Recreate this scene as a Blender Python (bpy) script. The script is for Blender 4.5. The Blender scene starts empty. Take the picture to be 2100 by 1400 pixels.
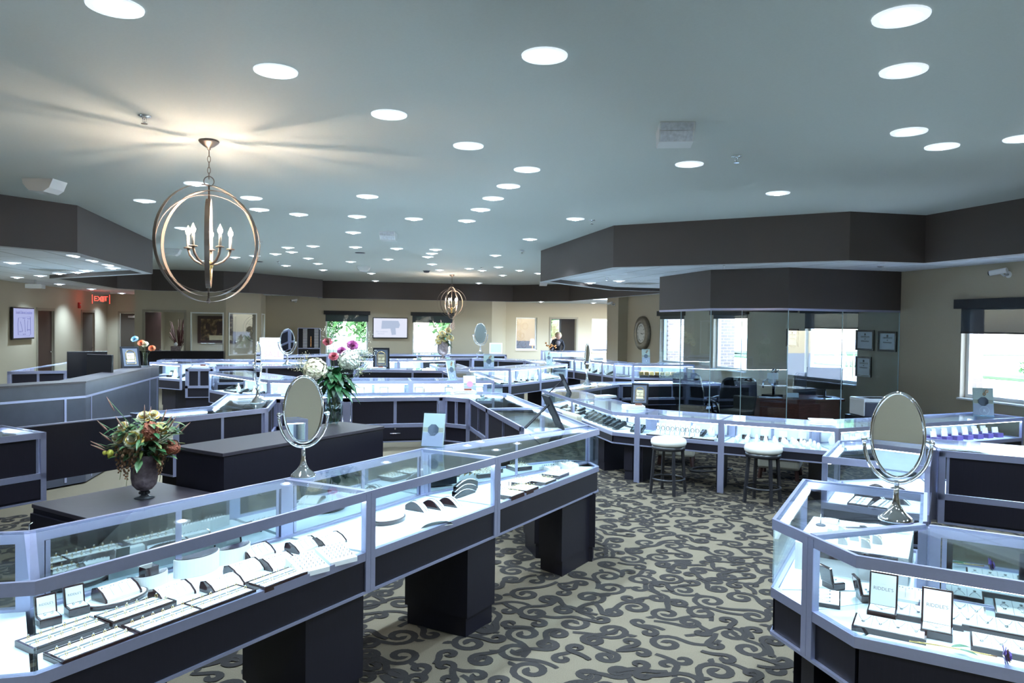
import bpy, bmesh, math, random
from mathutils import Vector, Matrix
PI = math.pi
C = bpy.context.scene.collection
SC = bpy.context.scene
rnd = random.Random(7)

# ------------------------------------------------------------------ camera
cam_data = bpy.data.cameras.new('camera')
cam = bpy.data.objects.new('camera', cam_data); C.objects.link(cam)
CF = 1506.2; CYAW = math.radians(14.155); CPIT = math.radians(1.3); CROLL = math.radians(0.727)
_f = Vector((math.sin(CYAW)*math.cos(CPIT), math.cos(CYAW)*math.cos(CPIT), -math.sin(CPIT)))
_r0 = Vector((math.cos(CYAW), -math.sin(CYAW), 0)); _u0 = _r0.cross(_f)
_r = _r0*math.cos(CROLL) + _u0*math.sin(CROLL); _u = _u0*math.cos(CROLL) - _r0*math.sin(CROLL)
cam.matrix_world = Matrix(((_r.x, _u.x, -_f.x, 0), (_r.y, _u.y, -_f.y, 0), (_r.z, _u.z, -_f.z, 1.9), (0, 0, 0, 1)))
cam_data.sensor_width = 36; cam_data.lens = CF/2100*36
cam_data.clip_start = 0.05; cam_data.clip_end = 500
SC.camera = cam

# ------------------------------------------------------------------ world, sun, exposure
world = bpy.data.worlds.new('world'); SC.world = world; world.use_nodes = True
wn = world.node_tree.nodes; wl = world.node_tree.links
sky = wn.new('ShaderNodeTexSky'); sky.sky_type = 'NISHITA'; sky.sun_disc = False
sky.sun_elevation = math.radians(38); sky.sun_rotation = math.radians(200)
wn['Background'].inputs['Strength'].default_value = 1.25
wl.new(sky.outputs[0], wn['Background'].inputs[0])
sun_d = bpy.data.lights.new('sun', 'SUN'); sun_d.energy = 3; sun_d.angle = 0.01; sun_d.color = (1, .97, .92)
sun = bpy.data.objects.new('sun', sun_d); C.objects.link(sun)
sun.rotation_euler = (math.radians(50), 0, math.radians(-160))
SC.view_settings.view_transform = 'Standard'; SC.view_settings.look = 'None'
SC.view_settings.exposure = 1.38; SC.view_settings.gamma = 1.0; SC.view_settings.use_curve_mapping = False
SC.cycles.transparent_max_bounces = 32; SC.cycles.max_bounces = 8
SC.cycles.caustics_reflective = False; SC.cycles.caustics_refractive = False
SC.cycles.sample_clamp_indirect = 6

LED = 22.0          # strength of the strips inside the cases
SPOT = 115.0         # watts of a ceiling downlight
COOL = (0.64, 0.83, 1.0)

# ------------------------------------------------------------------ heights
HT, DT, LT = 1.06, 0.745, 0.56      # tall cases: top, deck, underside
HS, DS, LS = 0.84, 0.575, 0.46      # sit-down cases
ZB, ZT, ZC = 2.73, 2.80, 3.32       # fascia underside, tile ceiling, high ceiling

# ------------------------------------------------------------------ materials
def mat(name, col, rough=.5, metal=0., spec=.5, emit=None, es=0., noise=0., nscale=20., bump=0., stretch=None, coat=0.):
    m = bpy.data.materials.new(name); m.use_nodes = True
    n = m.node_tree.nodes; l = m.node_tree.links; b = n['Principled BSDF']
    b.inputs['Base Color'].default_value = (*col, 1); b.inputs['Roughness'].default_value = rough
    b.inputs['Metallic'].default_value = metal; b.inputs['Specular IOR Level'].default_value = spec
    b.inputs['Coat Weight'].default_value = coat
    if emit:
        b.inputs['Emission Color'].default_value = (*emit, 1); b.inputs['Emission Strength'].default_value = es
    if noise or bump:
        tc = n.new('ShaderNodeTexCoord'); mp = n.new('ShaderNodeMapping'); l.new(tc.outputs['Object'], mp.inputs[0])
        if stretch: mp.inputs['Scale'].default_value = stretch
        t = n.new('ShaderNodeTexNoise'); t.inputs['Scale'].default_value = nscale; t.inputs['Detail'].default_value = 5
        l.new(mp.outputs[0], t.inputs[0])
        if noise:
            r = n.new('ShaderNodeMapRange'); r.inputs[3].default_value = 1-noise; r.inputs[4].default_value = 1+noise
            l.new(t.outputs[0], r.inputs[0])
            mx = n.new('ShaderNodeVectorMath'); mx.operation = 'SCALE'; mx.inputs[0].default_value = col
            l.new(r.outputs[0], mx.inputs['Scale']); l.new(mx.outputs[0], b.inputs['Base Color'])
        if bump:
            bp = n.new('ShaderNodeBump'); bp.inputs['Strength'].default_value = bump; bp.inputs['Distance'].default_value = .004
            l.new(t.outputs[0], bp.inputs['Height']); l.new(bp.outputs[0], b.inputs['Normal'])
    return m
def glass_mat(name, tint=(.93, .97, .97), base=.03, gain=1.0):
    m = bpy.data.materials.new(name); m.use_nodes = True
    n = m.node_tree.nodes; l = m.node_tree.links; n.remove(n['Principled BSDF'])
    t = n.new('ShaderNodeBsdfTransparent'); t.inputs[0].default_value = (*tint, 1)
    g = n.new('ShaderNodeBsdfGlossy'); g.inputs['Roughness'].default_value = 0.0; g.inputs[0].default_value = (.95, .98, 1, 1)
    # Schlick reflectance from the angle to the pane, the same from both sides
    ge = n.new('ShaderNodeNewGeometry'); dt = n.new('ShaderNodeVectorMath'); dt.operation = 'DOT_PRODUCT'
    l.new(ge.outputs['Incoming'], dt.inputs[0]); l.new(ge.outputs['Normal'], dt.inputs[1])
    def mth(op, a, b_=0., cl=False):
        q = n.new('ShaderNodeMath'); q.operation = op; q.use_clamp = cl
        for k, v in enumerate((a, b_)):
            if isinstance(v, (int, float)): q.inputs[k].default_value = v
            else: l.new(v, q.inputs[k])
        return q.outputs[0]
    c = mth('ABSOLUTE', dt.outputs['Value']); s = mth('POWER', mth('SUBTRACT', 1., c, True), 4.2)
    mm = mth('ADD', mth('MULTIPLY', s, .62*gain), base, True)
    x = n.new('ShaderNodeMixShader'); l.new(mm, x.inputs[0]); l.new(t.outputs[0], x.inputs[1]); l.new(g.outputs[0], x.inputs[2])
    l.new(x.outputs[0], n['Material Output'].inputs[0])
    return m
M = {}
M['alu'] = mat('aluminium', (.40, .42, .60), .34, .75, noise=.05, nscale=60, stretch=(1, 1, 1))
M['wood'] = mat('espresso_laminate', (.0085, .0075, .013), .42, noise=.35, nscale=9, stretch=(14, 14, 1.2), spec=.35)
M['wood_top'] = mat('espresso_top', (.035, .030, .038), .32, noise=.2, nscale=8, stretch=(3, 3, 3))
M['white_in'] = mat('white_case_lining', (.80, .84, .86), .45)
M['deck'] = mat('white_deck', (.70, .78, .84), .5)
M['glass'] = glass_mat('case_glass')
M['pane'] = glass_mat('window_glass', (.97, .98, 1), .02, .8)
M['office_glass'] = glass_mat('partition_glass', (.86, .93, .97), .05, 1.0)
M['led'] = mat('led_strip', (.9, .95, 1), .5, emit=(.74, .88, 1.0), es=LED)
M['chrome'] = mat('chrome', (.86, .88, .92), .04, 1.0)
M['mirror'] = mat('mirror_silver', (.88, .92, .93), .0, 1.0)
M['black'] = mat('black_plastic', (.012, .012, .015), .25)
M['dkbrown'] = mat('gloss_brown', (.028, .012, .014), .12, coat=.6)
M['cream'] = mat('cream_leatherette', (.60, .60, .57), .5)
M['white'] = mat('white_gloss', (.82, .84, .86), .25)
M['paper'] = mat('paper', (.80, .83, .88), .6)
M['taupe'] = mat('taupe_paint', (.062, .050, .046), .6, noise=.06, nscale=80, bump=.1)
M['olive'] = mat('olive_paint', (.46, .41, .31), .65, noise=.05, nscale=90, bump=.1)
M['ceil'] = mat('ceiling_paint', (.51, .55, .54), .8, noise=.04, nscale=60, bump=.15)
M['soffit'] = mat('soffit_paint', (.55, .56, .6), .7)
M['trimw'] = mat('trim_paint', (.30, .27, .21), .5)
M['winframe'] = mat('window_vinyl', (.78, .80, .80), .4)
M['door'] = mat('door_brown', (.075, .06, .048), .45)
M['gold'] = mat('gold', (.83, .58, .22), .2, 1.0)
M['diamond'] = mat('bright_stone', (.75, .8, .85), .08, .9)
M['silver'] = mat('silver', (.55, .57, .6), .18, 1.0)
M['bulb'] = mat('bulb', (1, .9, .7), .5, emit=(1, .80, .55), es=60)
M['lamp'] = mat('downlight_lamp', (1, 1, 1), .5, emit=(.80, .90, 1.0), es=26)
M['trimring'] = mat('downlight_trim_glow', (.8, .82, .84), .3, emit=(.8, .9, 1), es=.30)  # faint emission stands in for lamp light falling on the ring
M['baffle'] = mat('downlight_reflector_glow', (.8, .84, .9), .3, emit=(.8, .9, 1), es=.9)  # no lamp itself: emission imitates the light it would reflect

# ------------------------------------------------------------------ mesh helpers
def V(*a): return Vector(a)
class B:
    def __init__(s): s.bm = bmesh.new(); s.mi = 0
    def _f(s, vs):
        try:
            f = s.bm.faces.new(vs); f.material_index = s.mi; return f
        except ValueError: return None
    def prism(s, poly, z0, z1, smooth=False):
        a = [s.bm.verts.new((p[0], p[1], z0)) for p in poly]; b = [s.bm.verts.new((p[0], p[1], z1)) for p in poly]
        n = len(poly); s._f(b); s._f(a[::-1])
        for i in range(n): s._f([a[i], a[(i+1) % n], b[(i+1) % n], b[i]])
        return s
    def box(s, c, d, rz=0, rx=0, ry=0):
        m = Matrix.Translation(c) @ Matrix.Rotation(rz, 4, 'Z') @ Matrix.Rotation(ry, 4, 'Y') @ Matrix.Rotation(rx, 4, 'X')
        vs = [s.bm.verts.new(m @ V(x*d[0]/2, y*d[1]/2, z*d[2]/2)) for x in (-1, 1) for y in (-1, 1) for z in (-1, 1)]
        for q in ((0, 1, 3, 2), (4, 6, 7, 5), (0, 4, 5, 1), (2, 3, 7, 6), (0, 2, 6, 4), (1, 5, 7, 3)): s._f([vs[i] for i in q])
        return s
    def bar(s, p0, p1, w, z0, z1, off=0):
        """box along p0-p1 in plan; lies from off to off+w on the left of the direction"""
        d = V(p1[0]-p0[0], p1[1]-p0[1]); 
        if d.length < 1e-5: return s
        d.normalize(); n = V(-d.y, d.x)
        a = V(p0[0], p0[1]) + n*off; b = V(p1[0], p1[1]) + n*off
        return s.prism([a, b, b+n*w, a+n*w], z0, z1)
    def beam(s, a, b, w, h=None):
        a = V(*a); b = V(*b); h = h or w; d = (b-a)
        if d.length < 1e-6: return s
        q = d.to_track_quat('Z', 'Y').to_matrix().to_4x4(); m = Matrix.Translation(a) @ q; L = d.length
        vs = [s.bm.verts.new(m @ V(x*w/2, y*h/2, z*L)) for x in (-1, 1) for y in (-1, 1) for z in (0, 1)]
        for q in ((0, 1, 3, 2), (4, 6, 7, 5), (0, 4, 5, 1), (2, 3, 7, 6), (0, 2, 6, 4), (1, 5, 7, 3)): s._f([vs[i] for i in q])
        return s
    def tube(s, pts, r, n=8, closed=False, rr=None, flat=None):
        pts = [V(*p) for p in pts]; N = len(pts); rings = []; up = None
        for i, p in enumerate(pts):
            if closed: d = pts[(i+1) % N]-pts[i-1]
            else: d = pts[min(i+1, N-1)]-pts[max(i-1, 0)]
            if d.length < 1e-9: d = V(0, 0, 1)
            d.normalize()
            if up is None: up = d.orthogonal().normalized()
            up = (up-d*up.dot(d))
            if up.length < 1e-6: up = d.orthogonal()
            up.normalize(); sd = d.cross(up); ra = rr[i] if rr else r
            rings.append([s.bm.verts.new(p+(up*math.cos(t)+sd*math.sin(t))*ra) for t in [2*PI*k/n for k in range(n)]])
        for i in range(N if closed else N-1):
            a = rings[i]; b = rings[(i+1) % N]
            for k in range(n):
                f = s._f([a[k], a[(k+1) % n], b[(k+1) % n], b[k]])
                if f: f.smooth = True
        if not closed: s._f(rings[0][::-1]); s._f(rings[-1])
        return s
    def lathe(s, prof, n=24, c=(0, 0, 0), m=None, sx=1, sy=1):
        c = V(*c); rings = []
        for r, z in prof:
            ring = []
            for k in range(n):
                p = V(math.cos(2*PI*k/n)*max(r, 1e-5)*sx, math.sin(2*PI*k/n)*max(r, 1e-5)*sy, z)
                ring.append(s.bm.verts.new((m @ p if m else p)+c))
            rings.append(ring)
        for a, b in zip(rings, rings[1:]):
            for k in range(n):
                f = s._f([a[k], a[(k+1) % n], b[(k+1) % n], b[k]])
                if f: f.smooth = True
        s._f(rings[0][::-1]); s._f(rings[-1])
        return s
    def ball(s, c, r, sz=1., n=10, m=8, mt=None):
        return s.lathe([(r*math.sin(PI*i/m), -r*math.cos(PI*i/m)*sz) for i in range(m+1)], n, c, mt)
    def quad(s, a, b, c, d): s._f([s.bm.verts.new(V(*p)) for p in (a, b, c, d)]); return s
    def ring(s, c, R, band, th, mt=None, n=48):
        """flat band hoop: radius R, axial width band, thickness th, axis local Z"""
        c = V(*c); rings = []
        for k in range(n):
            a = 2*PI*k/n; row = []
            for rr, zz in ((R, -band/2), (R+th, -band/2), (R+th, band/2), (R, band/2)):
                p = V(math.cos(a)*rr, math.sin(a)*rr, zz); row.append(s.bm.verts.new((mt @ p if mt else p)+c))
            rings.append(row)
        for k in range(n):
            a = rings[k]; b = rings[(k+1) % n]
            for j in range(4): s._f([a[j], a[(j+1) % 4], b[(j+1) % 4], b[j]])
        return s
def obj(name, b, m, parent=None, loc=None, rz=0, bevel=0):
    me = bpy.data.meshes.new(name); bmesh.ops.recalc_face_normals(b.bm, faces=b.bm.faces[:]); b.bm.to_mesh(me); b.bm.free()
    for k in (m if isinstance(m, (list, tuple)) else [m]): me.materials.append(M[k] if isinstance(k, str) else k)
    o = bpy.data.objects.new(name, me); C.objects.link(o)
    if parent: o.parent = parent
    if loc is not None: o.location = loc
    if rz: o.rotation_euler = (0, 0, rz)
    if bevel:
        bv = o.modifiers.new('bevel', 'BEVEL'); bv.width = bevel; bv.segments = 2; bv.limit_method = 'ANGLE'
    return o
def tag(o, label, cat, group=None):
    o['label'] = label; o['category'] = cat
    if group: o['group'] = group
    return o
def thing(name, label, cat, loc=(0, 0, 0), rz=0, group=None):
    o = bpy.data.objects.new(name, None); C.objects.link(o); o.location = loc; o.rotation_euler = (0, 0, rz)
    o.empty_display_size = .1
    return tag(o, label, cat, group)
def dup(root, loc, rz=None, label=None, group=None, scale=None):
    r = root.copy(); C.objects.link(r); r.location = loc
    if rz is not None: r.rotation_euler = (root.rotation_euler.x, root.rotation_euler.y, rz)
    if label: r['label'] = label
    if group: r['group'] = group
    if scale: r.scale = (scale,)*3
    for ch in list(root.children):
        c = ch.copy(); C.objects.link(c); c.parent = r
        for g in list(ch.children):
            d = g.copy(); C.objects.link(d); d.parent = c
    return r
def struct(name, b, m, parent=None):
    o = obj(name, b, m, parent)
    if not parent: o['kind'] = 'structure'
    return o
def text_part(name, txt, size, m, parent, loc, rot, ext=.0004, align='CENTER', sx=1):
    cu = bpy.data.curves.new(name, 'FONT'); cu.body = txt; cu.size = size; cu.extrude = ext
    cu.align_x = align; cu.align_y = 'CENTER'; cu.resolution_u = 3
    t = bpy.data.objects.new(name, cu); C.objects.link(t)
    bpy.context.view_layer.update()
    me = bpy.data.meshes.new_from_object(t.evaluated_get(bpy.context.evaluated_depsgraph_get()))
    bpy.data.objects.remove(t); bpy.data.curves.remove(cu)
    me.materials.clear(); me.materials.append(M[m] if isinstance(m, str) else m)
    o = bpy.data.objects.new(name, me); C.objects.link(o); o.parent = parent; o.location = loc; o.rotation_euler = rot; o.scale = (sx, 1, 1)
    return o

# ------------------------------------------------------------------ floor with scrolled carpet
def scroll_mesh(b, x0, x1, y0, y1, skip):
    """vines of spirals: packed discs, every disc a spiral whose tail runs on to a neighbour"""
    r = random.Random(3); pts = []; cell = {}
    for k in range(60000):
        x = r.uniform(x0, x1); y = r.uniform(y0, y1)
        if skip(x, y): continue
        rad = r.choice((.06, .08, .115, .12)); ok = True
        ci, cj = int(x/.28), int(y/.28)
        for i in (-1, 0, 1):
            for j in (-1, 0, 1):
                for q in cell.get((ci+i, cj+j), ()):
                    if (q[0]-x)**2+(q[1]-y)**2 < ((q[2]+rad)*.93)**2: ok = False; break
                if not ok: break
            if not ok: break
        if ok:
            pts.append((x, y, rad)); cell.setdefault((ci, cj), []).append((x, y, rad))
    zz = [.0012]
    def strip(line, ws):
        zz[0] += 1.2e-6
        L = []; N = len(line)
        for i, p in enumerate(line):
            a = line[max(i-1, 0)]; c = line[min(i+1, N-1)]; d = V(c[0]-a[0], c[1]-a[1])
            if d.length < 1e-6: d = V(1, 0)
            d.normalize(); n = V(-d.y, d.x)*ws[i]/2
            L.append((b.bm.verts.new((p[0]+n.x, p[1]+n.y, zz[0])), b.bm.verts.new((p[0]-n.x, p[1]-n.y, zz[0]))))
        for u, v in zip(L, L[1:]): b._f([u[0], u[1], v[1], v[0]])
    for x, y, rad in pts:
        hand = r.choice((-1, 1)); a0 = r.uniform(0, 2*PI); turns = 1.35 if rad > .06 else .9; n = 20 if rad > .06 else 14
        line = []; ws = []
        for i in range(n+1):
            t = i/n; rr = rad*(.16+.84*t)*.93; a = a0+hand*turns*2*PI*t
            line.append((x+rr*math.cos(a), y+rr*math.sin(a))); ws.append(.038+.010*math.sin(PI*t) if i > 0 else .052)
        # tail: leave tangentially toward a neighbour
        px, py = line[-1]; a = a0+hand*turns*2*PI; d = V(-math.sin(a)*hand, math.cos(a)*hand); bend = -hand*r.uniform(1.0, 3.5)
        L = rad*r.uniform(1.6, 2.6); ang = math.atan2(d.y, d.x); m = 7
        for i in range(m):
            ang += bend*L/m*2.2; px += math.cos(ang)*L/m; py += math.sin(ang)*L/m
            line.append((px, py)); ws.append(.042*(1-.3*i/m))
        strip(line, ws)
        if rad > .08:   # a small side leaf
            k = n-4; qx, qy = line[k]; a2 = math.atan2(line[k+1][1]-qy, line[k+1][0]-qx)-hand*1.0
            l2 = []; w2 = []
            for i in range(5):
                l2.append((qx, qy)); w2.append((.014, .034, .042, .03, .004)[i]); a2 += -hand*.35; qx += .02*math.cos(a2); qy += .02*math.sin(a2)
            strip(l2, w2)
cb = B(); cb.quad((-12, -4, 0), (14, -4, 0), (14, 33, 0), (-12, 33, 0)); cb.mi = 1
def _vis(x, y):
    # keep the pattern where carpet is seen in front of and between the cases
    b_, d_ = (x+y)/1.4142, (y-x)/1.4142
    return not (x > -.7 and x < 9 and y > 1.5 and y < 12.5 and (d_ < 3.3 or (d_ < 6.2 and b_ > 3)))
scroll_mesh(cb, -3.2, 8.5, 1.8, 12.5, lambda x, y: _vis(x, y) and not (-3 < x < 0 and 3 < y < 8))
m = mat('carpet_field', (.125, .104, .074), .95, noise=.55, nscale=260, bump=.8, spec=.1)
M['carpet'] = m
M['scroll'] = mat('carpet_scroll', (.026, .023, .022), .95, noise=.25, nscale=260, bump=.8, spec=.1)
fl = struct('floor', cb, ['carpet', 'scroll'])

# ------------------------------------------------------------------ ceilings and fascias
RR = [(7.32, -3), (7.2, 6.3), (7.18, 7.6), (6.12, 7.64), (3.92, 9.75), (3.95, 13.5), (6.35, 16.0), (8.02, 16.1), (8.02, 23.9), (6.45, 25.55), (-.15, 25.95), (-.15, 25.3),
      (-2.2, 22.6), (-2.85, 22.25), (-4.75, 22.35), (-5.38, 21.4), (-5.38, 17.0), (-3.03, 14.35), (-3.03, 10.25), (-8.0, 5.2)]
hi = B(); hi.prism([(-8.2, -3)]+[(7.32, -3)]+RR[1:], ZC, ZC+.12)
struct('ceiling', hi, 'ceil')
def fascia(name, pts, th=.16, side=1, z0=ZB, z1=ZC):
    """hanging band below the high ceiling, following pts, thickened to one side"""
    b = B(); n = len(pts); off = offset(pts, th*side)
    for i in range(n-1): b.prism([pts[i], pts[i+1], off[i+1], off[i]], z0, z1)
    b.bm.normal_update()
    for f in b.bm.faces:
        if abs(f.normal.z) > .9 and f.calc_center_median().z < z0+.01: f.material_index = 1
    return struct(name, b, ['taupe', 'soffit'])
def offset(pts, w):
    """mitred offset, to the left of the direction for w > 0"""
    P = [V(*p[:2]) for p in pts]; out = []
    for i, p in enumerate(P):
        ds = []
        if i > 0: ds.append((P[i]-P[i-1]).normalized())
        if i < len(P)-1: ds.append((P[i+1]-P[i]).normalized())
        ns = [V(-d.y, d.x) for d in ds]
        if len(ns) == 1: out.append(p+ns[0]*w)
        else:
            s_ = (ns[0]+ns[1]).normalized(); out.append(p+s_*w/max(.3, s_.dot(ns[0])))
    return out
fascia('trim_1', RR[0:6], side=-1)
fascia('trim_2', RR[5:8], side=-1)
fascia('trim_3', RR[7:13], side=-1)
fascia('trim_4', RR[12:17], side=-1)
fascia('trim_5', RR[16:20], side=-1)
def tile_mat():
    m = bpy.data.materials.new('ceiling_tile'); m.use_nodes = True
    n = m.node_tree.nodes; l = m.node_tree.links; b = n['Principled BSDF']; b.inputs['Roughness'].default_value = .85
    tc = n.new('ShaderNodeTexCoord'); br = n.new('ShaderNodeTexBrick'); l.new(tc.outputs['Object'], br.inputs[0])
    br.offset = 0; br.inputs['Scale'].default_value = 1; br.inputs['Brick Width'].default_value = .61; br.inputs['Row Height'].default_value = 1.22
    br.inputs['Mortar Size'].default_value = .012; br.inputs['Mortar Smooth'].default_value = 0
    br.inputs['Color1'].default_value = (.80, .84, .92, 1); br.inputs['Color2'].default_value = (.84, .88, .95, 1); br.inputs['Mortar'].default_value = (.42, .43, .46, 1)
    l.new(br.outputs['Color'], b.inputs['Base Color'])
    return m
M['tile'] = tile_mat()
def rev(p): return list(p)
# the lower tile ceilings start half way into the fascia thickness
IN = offset(RR, -.08)
def slab(name, idx, rest, m):
    b = B(); b.prism([tuple(IN[i]) for i in idx]+rest, ZT, ZT+.1); struct(name, b, m)
slab('ceiling_right', range(0, 9), [(8.8, 23.9), (8.8, -3)], 'tile')
slab('ceiling_left', range(11, 20), [(-8.0, 31), (-2.05, 31), (-2.05, 27.2), (-.15, 27.2)], 'tile')
slab('ceiling_back', (10, 9, 8), [(13, 23.8), (13, 31), (-.15, 31)], 'ceil')

# ------------------------------------------------------------------ walls
def wall_y(name, y, x0, x1, holes, th=.2, z1=3.4, m='olive', d=1):
    """wall facing -Y at y, holes = (x0,x1,z0,z1)"""
    b = B(); xs = sorted(holes); cur = x0
    for h in xs:
        b.prism([(cur, y), (h[0], y), (h[0], y+th*d), (cur, y+th*d)], 0, z1)
        if h[2] > 0: b.prism([(h[0], y), (h[1], y), (h[1], y+th*d), (h[0], y+th*d)], 0, h[2])
        b.prism([(h[0], y), (h[1], y), (h[1], y+th*d), (h[0], y+th*d)], h[3], z1); cur = h[1]
    b.prism([(cur, y), (x1, y), (x1, y+th*d), (cur, y+th*d)], 0, z1)
    bmesh.ops.remove_doubles(b.bm, verts=b.bm.verts[:], dist=1e-5)
    return struct(name, b, m)
def wall_x(name, x, y0, y1, holes, th=.2, z1=3.4, m='olive', d=1):
    b = B(); cur = y0
    for h in sorted(holes):
        b.prism([(x, cur), (x, h[0]), (x+th*d, h[0]), (x+th*d, cur)], 0, z1)
        if h[2] > 0: b.prism([(x, h[0]), (x, h[1]), (x+th*d, h[1]), (x+th*d, h[0])], 0, h[2])
        b.prism([(x, h[0]), (x, h[1]), (x+th*d, h[1]), (x+th*d, h[0])], h[3], z1); cur = h[1]
    b.prism([(x, cur), (x, y1), (x+th*d, y1), (x+th*d, cur)], 0, z1)
    bmesh.ops.remove_doubles(b.bm, verts=b.bm.verts[:], dist=1e-5)
    return struct(name, b, m)
XR = 8.65; YB = 26.6; XL = -7.45; YA = 28.4; YL = 23.8
W_right = [(6.2, 8.47, .96, 2.24), (10.55, 11.95, .96, 2.22), (13.9, 15.3, .96, 2.22), (16.75, 18.1, .96, 2.22)]
wall_x('wall_right', XR, -3, 20.299, W_right)
wb = B(); wb.prism([(8.35, 20.3), (8.85, 20.3), (8.85, 21.2), (8.35, 21.2)], 0, 3.4); struct('wall_pier', wb, 'olive')
wall_y('wall_back', YB, -2.05, 5.93, [(-.04, 1.42, .8, 2.22), (3.0, 4.44, .8, 2.22)])
wb = B(); wb.prism([(5.93, YB), (6.9, YA), (6.75, YA+.1), (5.78, YB+.1)], 0, 3.4); struct('wall_back_return', wb, 'olive')
wall_y('wall_alcove', YA, 6.8, 12.9, [(7.32, 8.2, .9, 2.2), (8.78, 9.86, 0, 2.17), (10.53, 11.6, .82, 2.2)])
wall_y('wall_lobby_back', 31.2, 5.5, 13.2, [(9.45, 10.1, .8, 2.2), (11.3, 12.7, .8, 2.3)], m='taupe')
wall_x('wall_lobby_side', 12.95, 26.5, 31.2, [])
wall_x('wall_left', XL, -3, 28.6, [(21.95, 23.15, 0, 2.13), (25.6, 26.85, 0, 2.13)], d=-1)
wall_y('wall_left_back', 28.4, XL, -5.5, [(-7.05, -6.1, 0, 2.13)])
wall_y('wall_block_front', YL, -5.52, -2.98, [(-5.24, -4.16, 0, 2.15), (-3.95, -3.07, .88, 2.13)], th=.12)
wall_x('wall_block_left', -5.52, YL+.12, 30.5, [], th=.12)
def wall_seg(name, p, q, holes, th=.12, m='olive'):
    """holes = (t0,t1,z0,z1) along the segment; thickness to the left"""
    p = V(*p); q = V(*q); d = (q-p).normalized(); n = V(-d.y, d.x)*th; L = (q-p).length; b = B(); cur = 0
    def piece(a, c, z0, z1): b.prism([p+d*a, p+d*c, p+d*c+n, p+d*a+n], z0, z1)
    for h in holes:
        piece(cur, h[0], 0, 3.4); piece(h[0], h[1], 0, h[2]); piece(h[0], h[1], h[3], 3.4); cur = h[1]
    piece(cur, L, 0, 3.4); bmesh.ops.remove_doubles(b.bm, verts=b.bm.verts[:], dist=1e-5)
    return struct(name, b, m)
wall_seg('wall_block_chamfer', (-2.98, YL), (-2.05, YL+.93), [(.12, 1.12, .88, 2.13)])
wall_seg('wall_block_side', (-2.05, YL+.93), (-2.05, YB), [(.25, 1.25, .88, 2.13)])
wall_y('wall_block_rear', 27.4, -5.52, -1.0, [], m='olive', th=.1)
wb = B(); wb.prism([(-12, -3.2), (14, -3.2), (14, -3), (-12, -3)], 0, 3.4); struct('wall_front', wb, 'olive')

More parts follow.
